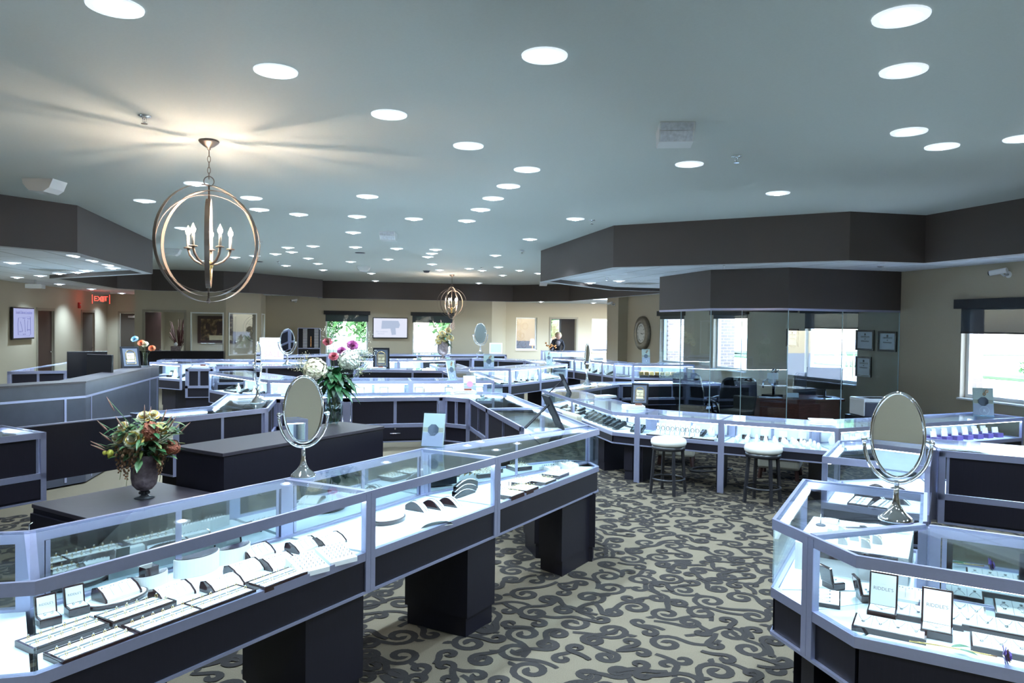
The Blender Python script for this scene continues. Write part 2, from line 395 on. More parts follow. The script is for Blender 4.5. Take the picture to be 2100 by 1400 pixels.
# ------------------------------------------------------------------ display cases
M['dim_mirror'] = mat('mirrored_back', (.55, .62, .64), .03, 1.0)
def lerp(p, q, t): return (p[0]+(q[0]-p[0])*t, p[1]+(q[1]-p[1])*t)
CASES = []
def case(label, f0, f1, r1, r0, low=False, e0=None, e1=None, back='door', peds=(), drawers=True, group=None, led=True, posts=(1, 1), legs=False, name='display_case', inner='white_in'):
    """f0-f1 customer edge (case body on its left), r0-r1 staff edge. e0 / e1: None = joins the next case, 'g' glass end, 'p' dark end"""
    H, D, L = (HS, DS, LS) if low else (HT, DT, LT)
    if (f1[0]-f0[0])*(r0[1]-f0[1])-(f1[1]-f0[1])*(r0[0]-f0[0]) < 0:      # keep the body on the left of f0-f1
        f0, f1, r0, r1, e0, e1, posts = f1, f0, r1, r0, e1, e0, (posts[1], posts[0])
        peds = [(1-p[1], 1-p[0], p[2], p[3]) for p in peds]
    if not peds: peds = ((.3, .7, .15, .85),)
    cx = (f0[0]+f1[0]+r0[0]+r1[0])/4; cy = (f0[1]+f1[1]+r0[1]+r1[1])/4
    T = thing(name, label, 'display case', (cx, cy, 0), 0, group)
    Q = lambda p: V(p[0]-cx, p[1]-cy)
    f0, f1, r1, r0 = Q(f0), Q(f1), Q(r1), Q(r0); poly = [f0, f1, r1, r0]
    fr = B(); g = B(); w = .03
    edges = [(f0, f1, 'g'), (f1, r1, e1), (r1, r0, back), (r0, f0, e0)]
    def inset(ws):
        # the polygon with every edge moved inwards by its own width, corners mitred
        out = []
        for i in range(4):
            p, q, r = poly[i-1], poly[i], poly[(i+1) % 4]; d1 = (q-p).normalized(); d2 = (r-q).normalized()
            n1 = V(-d1.y, d1.x); n2 = V(-d2.y, d2.x); w1 = ws[i-1]; w2 = ws[i]; cr = d1.x*d2.y-d1.y*d2.x
            if abs(cr) < 1e-3: out.append(q+n2*max(w1, w2)); continue
            t = ((q+n2*w2)-(q+n1*w1)); out.append(q+n1*w1+d1*((t.x*d2.y-t.y*d2.x)/cr))
        return out
    def rails(wf, z0, z1, b_=None):
        ws = [wf(e[2]) for e in edges]; I = inset(ws)
        for i in range(4):
            if ws[i] > 0: (b_ or fr).prism([poly[i], poly[(i+1) % 4], I[(i+1) % 4], I[i]], z0, z1)
    jt = lambda k: (.016 if k else 0)
    rails(lambda k: w if k else 0, H-.045, H-.0082); rails(jt, H-.008, H)
    rails(lambda k: (.045 if k == 'door' else w) if k else 0, D-.03, D+.012); rails(lambda k: w if k else 0, L-.012, L+.0015)
    for a, b_, k in edges:
        if k is None:
            if (a is f1 and posts[1]) or (b_ is f0 and posts[0]): fr.bar(lerp(a, b_, .04), lerp(a, b_, .96), .018, H-.022, H-.0005, 0)
        elif k == 'g': g.bar(a, b_, .006, D+.0125, H-.0455, .006)
    I = inset([w if e[2] else 0 for e in edges]); zlo = 0 if legs else L
    for k, (p, q, J) in enumerate(((f0, f1, I[0]), (f1, f0, I[1]))):
        if posts[k]:
            d = (q-p).normalized(); u = V(-d.y, d.x)*(1 if k == 0 else -1); fr.prism([p, p+d*.035, p+d*.035+u*(w+.001), J], zlo, H-.009)
            fr.prism([p-u*.0015+d*.001, p+d*.034-u*.0015, p+d*.034, p+d*.001], zlo, H-.010)
    for k, (p, q, J) in enumerate(((r0, r1, I[3]), (r1, r0, I[2]))):
        d = (q-p).normalized(); u = V(-d.y, d.x)*(-1 if k == 0 else 1); fr.prism([p, p+d*.04, p+d*.04+u*(w+.001), J], L, H-.009)
    obj('frame', fr, 'alu', T)
    obj('side_glass', g, 'glass', T)
    cen = (f0+f1+r0+r1)/4
    ins = lambda t: [p+(cen-p).normalized()*t for p in poly]
    obj('top_glass', B().prism(ins(.02), H-.007, H-.001), 'glass', T)
    obj('deck', B().prism(ins(.015), D-.02, D), 'deck', T)
    body = B().prism(ins(.018), L+.002, D-.021); obj('base_panel', body, 'wood', T)
    dr = (r0-r1).normalized(); nr = V(-dr.y, dr.x)          # nr points into the case from the staff edge
    Lr = (r0-r1).length
    if back == 'door':
        # two sliding doors, dark outside and white inside
        mid = .05
        for k in range(2):
            a = r1+dr*(.045+(Lr-.09)*(.5 if k else 0)); b_ = r1+dr*(.045+(Lr-.09)*(1 if k else .5))
            p = B(); p.bar(a, b_, .004, D+.014, H-.047, .010+.010*k); p.mi = 1; p.bar(a, b_, .003, D+.014, H-.047, .015+.010*k)
            p.mi = 2; p.bar(a, a+dr*.018, .012, D+.014, H-.047, .008+.010*k); p.bar(b_-dr*.018, b_, .012, D+.014, H-.047, .008+.010*k)
            obj('sliding_door', p, ['wood', inner, 'alu'], T)
    if back == 'door' and drawers and Lr > .5:
        nd = 2 if Lr > 1.3 else 1
        for k in range(nd):
            a = r1+dr*(.05+(Lr-.1)*k/nd+.004); b_ = r1+dr*(.05+(Lr-.1)*(k+1)/nd-.004)
            d_ = obj('drawer', B().bar(a, b_, .016, L+.018, D-.034, -.002), 'wood', T)
            c = (a+b_)/2; hz = (L+D)/2
            hb = B(); q = c-nr*.028
            hb.tube([(c.x-dr.x*.06, c.y-dr.y*.06, hz), (q.x-dr.x*.055, q.y-dr.y*.055, hz), (q.x+dr.x*.055, q.y+dr.y*.055, hz), (c.x+dr.x*.06, c.y+dr.y*.06, hz)], .005, 6)
            obj('handle', hb, 'chrome', d_)
            lk = B(); m_ = V(nr.x, nr.y, 0).to_track_quat('Z', 'Y').to_matrix().to_4x4()
            lk.lathe([(.011, -.006), (.011, .004)], 12, (c.x, c.y, hz+.05), m_); obj('lock', lk, 'chrome', d_)
    if led:
        ld = B(); df = (f1-f0).normalized(); a = f0+df*.05; b_ = f1-df*.05
        ld.bar(a, b_, .012, H-.056, H-.046, .034); obj('light_strip', ld, 'led', T)
    for pd in peds:
        # (t0, t1, depth0, depth1) along front / from front to rear
        t0, t1, s0, s1 = pd
        P = [lerp(lerp(f0, f1, t), lerp(r0, r1, t), s) for t, s in ((t0, s0), (t1, s0), (t1, s1), (t0, s1))]
        c = V(sum(p[0] for p in P)/4, sum(p[1] for p in P)/4)
        k_ = [(c[0]+(p[0]-c[0])*.94, c[1]+(p[1]-c[1])*.94) for p in P]
        pb = B().prism(P, .12, L-.004); pb.prism(k_, 0, .12); obj('pedestal', pb, 'wood', T)
    df = (f1-f0).normalized(); CASES.append(dict(T=T, f0=f0, f1=f1, r0=r0, r1=r1, D=D, H=H, c=V(cx, cy), df=df, nf=V(-df.y, df.x), label=label))
    return T
def run(front, width, labels, splits, low=False, e0='g', e1='g', peds=None, side=1, back='door', group=None, legs=False, led=True, drawers=True, nopost=()):
    """a chain of cases: front polyline with the bodies on its left; splits[i] = how many cases stand on segment i"""
    rear = offset(front, width); k = 0; segs = []
    for i in range(len(front)-1):
        for j in range(splits[i]):
            segs.append((lerp(front[i], front[i+1], j/splits[i]), lerp(front[i], front[i+1], (j+1)/splits[i]),
                         lerp(rear[i], rear[i+1], (j+1)/splits[i]), lerp(rear[i], rear[i+1], j/splits[i])))
    for k, (a, b, c, d) in enumerate(segs):
        lb = labels[k] if isinstance(labels, (list, tuple)) else labels
        pk = peds(k) if peds else (((.3, .7, .1, .9),) if k % 2 == 0 else ())
        case(lb, a, b, c, d, low, e0 if k == 0 else None, e1 if k == len(segs)-1 else None, peds=pk, group=group, legs=legs, back=back, led=led, drawers=drawers, posts=(0 if k in nopost else 1, 0 if (k+1) in nopost else 1))
    return segs

def bd(b, d): s = 2**.5; return ((b-d)/s, (b+d)/s)      # diagonal coordinates
# long case on the left foreground (front on its right-hand side => give points so that the body lies left)
FL, JL1, JL2, FE = (-.90, 2.63), (.22, 3.72), (1.06, 4.53), (2.16, 5.61)
RL, RJ1, RJ2, RC = (-1.14, 3.28), bd(2.75, 3.06), bd(3.93, 3.05), (1.56, 5.85)
case('bent end of the long foreground display case, at the left edge of the photo', (-2.6, 2.63), FL, RL, (-2.6, 3.28), posts=(1, 0), back='g', drawers=False)
case('nearest left section of the long foreground case, holding many ring trays', FL, JL1, RJ1, RL, peds=((.745, .99, .05, .85), (.1, .3, .05, .85)), posts=(0, 1), inner='dim_mirror')
case('middle section of the long foreground display case, with white necklace ramps', JL1, JL2, RJ2, RJ1, peds=((.74, 1.0, .02, .80),), inner='dim_mirror')
case('right end section of the long foreground display case, with ring trays along its front', JL2, FE, (2.16, 5.86), RJ2, e1=None, posts=(1, 0), inner='dim_mirror', peds=((.62, .98, .1, .8),))
# arm running away from its far end, then the back of the island
case('glass display case arm running away from the right end of the long foreground case', (2.16, 5.62), (2.16, 7.2), (1.56, 7.2), (1.56, 5.86), peds=((-.08, .17, .1, .85),), posts=(0, 1), back='door')
case('far half of the display case arm behind the black picture easel', (2.16, 7.2), (2.16, 8.72), (1.56, 8.12), (1.56, 7.2), posts=(1, 0))
isl = [(2.16, 8.74), (1.9, 8.98), (-.10, 8.98), (-1.12, 8.98), (-1.12, 7.75), (-1.72, 7.26)]
st = [(1.56, 8.13), (1.30, 8.40), (.22, 8.40), (-.53, 8.40), (-.55, 7.50), (-1.28, 6.83)]
case('short angled display case at the far right corner of the left island', isl[0], isl[1], st[1], st[0], posts=(0, 0), drawers=False)
case('display case with dark sliding doors behind the brochure stand, right of the vase', isl[1], isl[2], st[2], st[1], posts=(0, 1), peds=((.7, .95, .1, .8),))
case('display case with dark sliding doors directly behind the left table mirror', isl[2], isl[3], st[3], st[2], posts=(1, 0))
case('short display case turning the corner, with a thin table mirror standing on it', isl[3], isl[4], st[4], st[3], posts=(0, 0), drawers=False)
case('display case with dark blue back panels behind the orange flower bouquet', isl[4], isl[5], st[5], st[4], posts=(0, 1), e1='p')
# case at the left edge
c1 = case('display case with dark drawer, cut off by the left edge, left of the bouquet', bd(2.9, 6.4), bd(.9, 6.4), bd(.9, 5.75), bd(2.9, 5.75), posts=(1, 1), e0='p')
g_ = thing('counter_gate', 'dark wooden gate panel bridging the gap between two cases behind the orange bouquet', 'gate', (*bd(3.4, 6.2), 0))
gb = B(); a = V(*bd(2.92, 6.2))-V(*bd(3.4, 6.2)); b_ = V(*bd(3.84, 6.2))-V(*bd(3.4, 6.2))
gb.bar(a, b_, .03, .60, 1.045, 0); obj('panel', gb, 'wood', g_)
obj('edge_strip', B().bar(a, b_, .034, 1.046, 1.056, -.002), 'alu', g_)

# right foreground island
R0, R1, R2, R3 = (1.91, 2.31), (1.91, 2.59), (1.91, 2.84), (2.59, 3.57)
wE = (3.02, 3.14); wI = (2.54, 2.62)
case('right foreground display case filled with necklace boxes, cut off by the right edge', (2.95, 1.27), (1.91, 2.31), (2.54, 2.62), (3.3, 1.86), posts=(1, 0), peds=((.55, .93, .08, .8),), back='door', led=True, inner='dim_mirror')
case('narrow corner display case at the front of the right island, necklace boxes inside', (1.91, 2.31), (1.91, 2.59), (2.54, 2.64), (2.54, 2.615), posts=(0, 1), drawers=False, back=None, led=False)
case('narrow second corner display case at the front left of the right island', (1.91, 2.59), (1.91, 2.84), (2.56, 2.66), (2.54, 2.64), posts=(1, 0), drawers=False, back=None, led=False)
case('right island display case arm with curved ramps and a watch, far end closed in metal', (1.91, 2.84), R3, wE, (2.56, 2.66), e1='p', posts=(0, 1), peds=((.3, .75, .1, .9),))
# its mirror twin beyond the gap
case('near end arm of the case with dark drawers, behind the oval mirror at right', bd(5.2, .71), bd(6.0, .71), bd(5.98, .09), bd(5.2, .09), e0='p', posts=(1, 0), drawers=False, peds=((.3, .75, .1, .9),))
case('corner of the display case with dark drawers at right, beyond the oval mirror', bd(6.0, .71), bd(6.55, .18), bd(5.99, .05), bd(5.98, .09), posts=(0, 1), drawers=False, back=None)
case('display case with dark drawers and a key lock, right beyond the oval mirror', bd(6.55, .18), bd(6.55, -1.2), bd(5.94, -1.2), bd(5.94, .05), peds=((.6, .9, .1, .9),), posts=(1, 1))

# sit-down ring with the bar stools
SF = [(8.35, 7.22), (5.30, 6.72), (4.39, 7.55), (3.66, 8.25), (3.44, 8.50), (3.44, 11.6), (4.95, 13.1), (7.3, 13.1)]
SF = SF[::-1]
SR = offset(SF, .60)
lab = ['low display case behind the glass office, far side of the seated counter', 'low display case crossing behind the left edge of the glass office',
       'long low display case arm with watch trays, left of the bar stools, far section', 'long low display case arm with black bracelet ramps, left of the bar stools, near section', 'short low corner display case where the two arms meet left of the stools',
       'low display case with watches on cream stands behind the left bar stool', 'low display case with white ring cones behind the right bar stool', 'low display case with purple ring boxes running to the window wall']
segs = []
def lowcase(i, a, b, c, d, **k): case(lab[i], a, b, c, d, low=True, **k)
lowcase(0, SF[0], SF[1], SR[1], SR[0], e0='g', drawers=False)
lowcase(1, SF[1], SF[2], SR[2], SR[1], drawers=False)
mF, mR = lerp(SF[2], SF[3], .5), lerp(SR[2], SR[3], .5)
lowcase(2, SF[2], mF, mR, SR[2], drawers=False, peds=((.1, .3, .1, .9),))
lowcase(3, mF, SF[3], SR[3], mR, drawers=False, posts=(1, 0))
lowcase(4, SF[3], SF[4], SR[4], SR[3], drawers=False, posts=(0, 1), legs=True)
lowcase(5, SF[4], SF[5], SR[5], SR[4], drawers=False, legs=True, peds=((.02, .06, .08, .75), (.94, .98, .08, .75)))
lowcase(6, SF[5], SF[6], SR[6], SR[5], drawers=False, legs=True, peds=((.88, .93, .08, .75),))
lowcase(7, SF[6], SF[7], SR[7], SR[6], drawers=False, legs=True, e1='g')

# ring behind the left island (glass front toward us)
RN = [(2.02, 13.0), (2.02, 10.80), (.05, 10.86), (-.85, 11.1), (-1.95, 13.05)]
case('display case side running back toward the octagonal ring, centre of the room', (2.62, 13.0), (2.62, 10.9), (2.0, 11.5), (2.0, 13.0), posts=(0, 0), group=None)
N = [(2.62, 10.9), (2.45, 10.75), (1.2, 10.78), (.05, 10.86), (-.82, 11.12), (-1.9, 13.05)]
NR = offset(N, -.62)
def crun(P, w, labels, e0=None, e1=None, skip=(), **k):
    R = offset(P, w)
    for i in range(len(P)-1):
        if i in skip: continue
        # bodies lie on the right of the travel direction when w < 0: flip so that f0-f1 keeps them left
        f0, f1, r1, r0 = (P[i], P[i+1], R[i+1], R[i]) if w > 0 else (P[i+1], P[i], R[i], R[i+1])
        case(labels[i] if isinstance(labels, (list, tuple)) else labels, f0, f1, r1, r0,
             e0=(e0 if (i == 0) == (w > 0) and (i in (0, len(P)-2)) else None), e1=None, **k)
crun(N[1:], -.62, ['brightly lit display case with necklace busts, centre, behind the brochure stand', 'brightly lit display case behind the glass flower vase', 'angled lit display case between the left mirror and the flower vase', 'lit display case with watches, left of the thin table mirror'],
     peds=((.3, .6, .2, .8),))
case('display case on the far side of the centre ring, dark doors facing us', (.6, 14.1), (2.62, 13.6), (2.5, 13.0), (.5, 13.5), drawers=False)
# octagonal ring right of centre
O = [(2.1, 15.4), (2.1, 14.0), (2.45, 13.65), (3.42, 13.65), (4.26, 14.45), (5.12, 15.28), (5.12, 16.9), (3.7, 18.3), (2.2, 18.3)]
crun(O[::-1], -.6, ['far dark-backed display case of the octagonal ring', 'far right display case of the octagonal ring', 'right-hand display case of the octagonal ring, end on', 'lit display case of the octagonal ring with blue lower panel, right section', 'lit display case of the octagonal ring with blue lower panel, left section',
     'front display case of the octagonal ring with a rose brochure on top', 'short angled display case at the front left of the octagonal ring', 'left side display case of the octagonal ring'], drawers=False, peds=((.3, .6, .2, .8),))
# cases along the right wall toward the clock
K = [(5.8, 18.6), (6.1, 17.7), (6.28, 16.2), (6.33, 15.6), (6.6, 15.15), (8.0, 14.95)]
crun(K, .6, ['display case end below the alcove windows, near the person', 'lit display case left of the tall thin mirror, far right of the room', 'lit display case with flat trays under the round wall clock', 'short corner display case below the wall clock', 'lit display case with black and gold gift boxes in front of the window wall'], drawers=False, peds=((.3, .6, .2, .8),))
# far rows
FB = [(5.6, 20.9), (4.4, 19.9), (3.0, 19.6), (1.4, 19.55), (-.2, 19.5), (-1.6, 18.6), (-2.6, 17.4)]
crun([(4.9, 20.6), (3.2, 20.6), (1.5, 20.5), (-.2, 20.3), (-1.5, 19.2)], .6, ['far display case under the back wall, right end beside the small oval mirror', 'far display case under the back wall, below the right window', 'far display case under the back wall, below the television', 'far display case under the back wall, below the left window'], drawers=False)
crun([(3.0, 17.4), (1.6, 17.0), (.6, 17.4)], -.6, ['far lit display case under the small dried flower vase', 'far lit display case left of the small dried flower vase'], drawers=False)
crun([(-.25, 16.6), (-1.6, 16.75), (-3.46, 16.75)], -.6, ['far display case holding the sale sign, left of the room', 'far left display case below the two interior windows'], drawers=False, peds=((.05, .3, .1, .9), (.6, .9, .1, .9)))
case('far display case with its dark doors toward us, below the round mirror', (-.3, 15.3), (-2.1, 15.2), (-2.0, 14.55), (-.2, 14.7), drawers=False)
case('narrow dark end cabinet of the left ring, with papers on top', (-2.0, 14.45), (-2.42, 14.45), (-2.4, 13.85), (-1.95, 13.85), back='door', drawers=False, e0='p', e1='p', peds=((0.02, .98, .05, .95),))
case('lit display case between the reception counter and the dark end cabinet', (-3.46, 16.1), (-2.75, 15.4), (-2.3, 15.8), (-3.0, 16.6), drawers=False)
case('display case behind the reception computers, dark doors toward us', (-4.3, 16.3), (-4.95, 16.2), (-4.9, 13.2), (-4.1, 13.4), drawers=False)

# ------------------------------------------------------------------ plain dark cabinets and reception counter
def island(label, poly, h, handle=None, name='counter_cabinet'):
    c = V(sum(p[0] for p in poly)/4, sum(p[1] for p in poly)/4); T = thing(name, label, 'cabinet', (c.x, c.y, 0))
    P = [V(*p)-c for p in poly]; sc = lambda k: [p*k for p in P]
    b = B(); b.prism(sc(.985), .1, h-.026); b.prism(sc(.93), 0, .1); obj('body', b, 'wood', T)
    obj('worktop', B().prism(P, h-.024, h), 'wood_top', T, bevel=.003)
    return T, P
i1, P1 = island('low dark wooden cabinet carrying the orange flower bouquet', [bd(2.29, 4.71), bd(2.29, 3.62), bd(3.075, 3.62), bd(3.075, 4.71)], .79)
# two doors with handles on the near-left face of the low cabinet
a, b_ = P1[0], P1[1]; d_ = (b_-a).normalized(); n_ = V(d_.y, -d_.x)
if n_.dot(a) < 0: n_ = -n_
for k in range(2):
    p = a+d_*(.02+.5*k); q = p+d_*.49; db = B(); db.bar(p+n_*.001, q+n_*.001, .016 if V(-(q-p).y, (q-p).x).dot(n_) > 0 else -.016, .12, .74)
    dd = obj('door', db, 'wood', i1)
    hx = (p if k else p+d_*.05)+n_*.02; hb = B(); hx = p+d_*.06
    hb.tube([(*(hx+n_*.018), .70), (*(hx+n_*.05), .69), (*(hx+n_*.05), .56), (*(hx+n_*.018), .55)], .006, 6); obj('handle', hb, 'chrome', dd)
island('tall dark wooden cabinet carrying the glass vase of hydrangeas', [bd(3.09, 4.5), bd(3.09, 4.0), bd(4.66, 4.0), bd(4.66, 4.5)], 1.05)
M['recep'] = mat('reception_laminate', (.045, .050, .070), .3, noise=.35, nscale=7)
rc = thing('reception_counter', 'long grey reception counter with a metal stripe, at the left', 'counter', (-2.75, 9.4, 0))
rp = [(-2.57-.0, 12.6), (-2.60, 12.2), (-2.70, 9.42), (-5.2, 6.75)]
o_ = V(-2.75, 9.4); rp = [V(*p)-o_ for p in rp]; rr = offset(rp, -.30); bb = B(); tp = B(); sp = B(); rb = offset(rp, .006); rw = offset(rp, -.55)
for i in range(3):
    bb.prism([rp[i], rp[i+1], rr[i+1], rr[i]], .02, 1.165); tp.prism([rb[i], rb[i+1], offset(rp, -.32)[i+1], offset(rp, -.32)[i]], 1.166, 1.186)
    sp.prism([offset(rp, .005)[i], offset(rp, .005)[i+1], rp[i+1], rp[i]], .995, 1.02)
for t in ((0, 1, .2), (1, 2, .02), (1, 2, .93), (2, 3, .06), (2, 3, .6)):
    p = rp[t[0]]+(rp[t[1]]-rp[t[0]])*t[2]; d = (rp[t[1]]-rp[t[0]]).normalized(); sp.bar(p+V(-d.y, d.x)*.0, p+d*.025+V(-d.y, d.x)*.0, .006, .05, .995)
obj('body', bb, 'recep', rc); obj('countertop', tp, 'wood_top', rc); obj('metal_stripe', sp, 'alu', rc)
db = B()
for i in range(3): db.prism([rw[i], rw[i+1], rr[i+1], rr[i]], .74, .765)
for p in (rw[1], rw[2]): db.prism([(p.x-.02, p.y-.2), (p.x+.2, p.y-.2), (p.x+.2, p.y+.2), (p.x-.02, p.y+.2)], 0, .738)
obj('desk_surface', db, 'wood_top', rc)

# ------------------------------------------------------------------ recessed downlights
def downlight(z, e, label, group=None):
    T = thing('recessed_downlight', label, 'ceiling light', (0, 0, z), 0, group)
    t = B(); prof = [(.082, -.002), (.122, -.002), (.120, -.010), (.085, -.012)]
    n = 28; rings = []
    for r_, z_ in prof: rings.append([t.bm.verts.new((math.cos(2*PI*k/n)*r_, math.sin(2*PI*k/n)*r_, z_)) for k in range(n)])
    for i in range(4):
        a, b = rings[i], rings[(i+1) % 4]
        for k in range(n): t._f([a[k], a[(k+1) % n], b[(k+1) % n], b[k]])
    obj('trim_ring', t, 'trimring', T)
    t = B(); t.lathe([(.083, -.010), (.045, -.006), (.040, -.004)], 24); 
    obj('reflector', t, 'baffle', T)
    obj('lamp', B().lathe([(.048, -.014), (.044, -.020), (.02, -.026)], 20), 'lamp', T)
    ld = bpy.data.lights.new('downlight_beam', 'SPOT'); ld.energy = e; ld.spot_size = math.radians(125); ld.spot_blend = .7
    ld.shadow_soft_size = .06; ld.color = COOL
    lo_ = bpy.data.objects.new('beam', ld); C.objects.link(lo_); lo_.parent = T; lo_.location = (0, 0, -.035)
    return T
DL = [(-0.94, 3.7), (-0.29, 4.39), (1.1, 3.74), (2.51, 2.83), (3.05, 3.41), (0.4, 5.08), (1.08, 5.78), (4.03, 4.44), (4.59, 4.72), (4.95, 4.36), (3.05, 5.86), (1.76, 6.5), (1.79, 7.33), (1.8, 8.09), (1.83, 8.93), (1.85, 9.95), (4.58, 6.83), (3.19, 9.29), (-1.32, 8.2), (-2.11, 9.57), (-0.85, 8.94), (-0.84, 9.83), (0.43, 8.41), (-0.37, 10.1), (0.38, 10.03), (1.13, 10.0), (0.39, 11.82), (3.24, 11.73), (-2.15, 12.18), (-0.73, 14.64), (-0.26, 14.19), (0.51, 14.08), (-0.7, 15.53), (-1.05, 16.1), (-1.52, 16.75), (-1.99, 17.31), (-0.41, 16.92), (0.53, 17.47), (-0.22, 18.36), (-1.01, 19.33), (-0.11, 20.51), (-2.92, 18.61), (1.27, 14.06), (2.0, 13.97), (2.04, 14.77), (2.06, 15.55), (1.3, 16.48), (2.41, 17.41), (2.86, 19.21), (3.49, 18.4), (3.94, 18.92), (4.08, 17.64), (3.33, 14.69), (4.85, 18.51), (4.88, 20.53), (5.6, 19.35), (1.22, 21.33), (1.56, 25.0), (5.04, 24.74)]
DLOW = [(-3.44, 10.74), (-3.44, 11.58), (-3.43, 12.4), (-3.45, 13.3), (-3.6, 14.04), (-4.91, 13.44), (-4.28, 14.99), (-4.61, 15.6), (-5.1, 16.18), (-6.54, 18.14), (-5.77, 17.2), (-6.65, 21.11), (-6.71, 23.96), (-6.7, 27.2), (7.9, 26.9), (10.06, 27.0), (5.32, 14.5), (5.6, 13.6), (8.1, 4.2), (8.1, 2.2), (-4.6, 25.2), (-3.2, 25.4)]
near = {0: 'round recessed downlight cut by the top edge, upper left of the photo', 1: 'round recessed downlight above and right of the ceiling sprinkler, near left', 2: 'round recessed downlight alone at the top centre of the ceiling',
        3: 'largest round downlight near the top right corner of the ceiling', 4: 'round downlight directly below the largest one at the top right', 5: 'round downlight on the shadow edge, third in the diagonal row from the top left', 6: 'round downlight fourth in the diagonal row running to the centre',
        7: 'round downlight at right, left one of the pair above the fascia corner', 8: 'round downlight at right, lower right one of the pair above the fascia', 9: 'round downlight cut off by the right edge of the photo', 10: 'round downlight just below the clear emergency light',
        16: 'single round downlight close above the big right fascia', 17: 'round downlight left of the fascia tip, beside a sprinkler', 18: 'round downlight directly left of the chandelier chain', 19: 'round downlight left of the chandelier, over the left fascia', 20: 'round downlight right of the chandelier top, with a light patch around it', 21: 'round downlight just below the one right of the chandelier top', 28: 'round downlight seen through the chandelier hoops'}
L0 = None
for i, (x, y) in enumerate(DL):
    lb = near.get(i, 'small round downlight in the scattered rows across the middle of the high ceiling' if y < 13 else 'tiny round downlight among the far rows of the high ceiling')
    if L0 is None: L0 = downlight(ZC, SPOT, lb, 'downlights in the high ceiling'); L0.location = (x, y, ZC)
    else: dup(L0, (x, y, ZC), 0, lb, 'downlights in the high ceiling')
lowl = downlight(ZT, SPOT*1.1, 'round downlight in the white tile ceiling over the reception, at left', 'downlights in the tile ceilings')
for i, (x, y) in enumerate(DLOW):
    lb = 'round downlight in the white tile ceiling over the reception, at left' if x < 0 else ('downlight in the low ceiling of the far alcove' if y > 24 else 'downlight in the tile ceiling inside the right fascia')
    if i == 0: lowl.location = (x, y, ZT)
    else: dup(lowl, (x, y, ZT), 0, lb, 'downlights in the tile ceilings')

# ------------------------------------------------------------------ windows, doors, trim
M['shade'] = mat('roller_shade', (.028, .03, .036), .8, noise=.4, nscale=120)
M['shade_net'] = bpy.data.materials.new('shade_fabric'); M['shade_net'].use_nodes = True
_n = M['shade_net'].node_tree.nodes; _l = M['shade_net'].node_tree.links
_t = _n.new('ShaderNodeBsdfTransparent'); _x = _n.new('ShaderNodeMixShader'); _x.inputs[0].default_value = .90
_n['Principled BSDF'].inputs['Base Color'].default_value = (.05, .065, .085, 1); _n['Principled BSDF'].inputs['Roughness'].default_value = .8
_l.new(_t.outputs[0], _x.inputs[1]); _l.new(_n['Principled BSDF'].outputs[0], _x.inputs[2]); _l.new(_x.outputs[0], _n['Material Output'].inputs[0])
def window(name, m4, w, h, shade=.3, mull=True, fcol='winframe', net=True, pane='pane'):
    """local x along the wall, y outwards (into the wall), z up from the sill"""
    T = bpy.data.objects.new(name, None); C.objects.link(T); T.matrix_world = m4; T['kind'] = 'structure'
    b = B(); f = .05
    for x in (-w/2+f/2, w/2-f/2): b.box((x, .12, h/2), (f, .06, h))
    for z in (f/2, h-f/2): b.box((0, .12, z), (w-2*f, .06, f))
    if mull: b.box((w*.0, .12, h/2), (.03, .04, h-2*f))
    obj('window_frame', b, fcol, T); obj('window_sill', B().box((0, .04, -.012), (w+.0, .20, .022)), fcol, T)
    obj('window_pane', B().box((0, .125, h/2), (w-2*f, .008, h-2*f)), pane, T)
    if shade:
        obj('shade_cassette', B().box((0, -.035, h+.03), (w+.14, .08, .13)), 'shade', T)
        if net: obj('shade_fabric', B().box((0, .0, h-shade/2), (w+.02, .003, shade)), 'shade_net', T)
        obj('shade_rail', B().box((0, .0, h-shade-.01), (w+.02, .012, .022)), 'shade', T)
    return T
def mX(x, y, z, a): return Matrix.Translation((x, y, z)) @ Matrix.Rotation(a, 4, 'Z')
# right wall (outward = +X): local x -> -Y
for k, (y0, y1, z0, z1) in enumerate(W_right):
    window('window_%d' % (k+1), mX(XR, (y0+y1)/2, z0, -PI/2), y1-y0, z1-z0, (.36, .30, .10, .10)[k], k == 0)
for k, (x0, x1, z0, z1) in enumerate([(-.04, 1.42, .8, 2.22), (3.0, 4.44, .8, 2.22)]):
    window('window_%d' % (k+5), mX((x0+x1)/2, YB, z0, 0), x1-x0, z1-z0, .26, False)
for k, (x0, x1, z0, z1) in enumerate([(7.32, 8.2, .9, 2.2), (10.53, 11.6, .82, 2.2)]):
    window('window_%d' % (k+7), mX((x0+x1)/2, YA, z0, 0), x1-x0, z1-z0, 0, False)
window('window_9', mX(9.78, 31.2, .8, 0), .65, 1.4, 0, False)
window('window_10', mX(12.0, 31.2, .8, 0), 1.4, 1.5, 0, True)
def frame_only(name, m4, w, h, col='trimw', t=.07, sill=False):
    T = bpy.data.objects.new(name, None); C.objects.link(T); T.matrix_world = m4; T['kind'] = 'structure'
    b = B()
    for x in (-w/2-t/2+.005, w/2+t/2-.005): b.box((x, -.012, (h+t)/2 if not sill else h/2), (t, .03, h+t if not sill else h+2*t))
    b.box((0, -.012, h+t/2-.005), (w, .03, t))
    if sill: b.box((0, -.012, -t/2+.005), (w, .03, t))
    obj('door_casing' if not sill else 'window_frame', b, col, T)
    return T
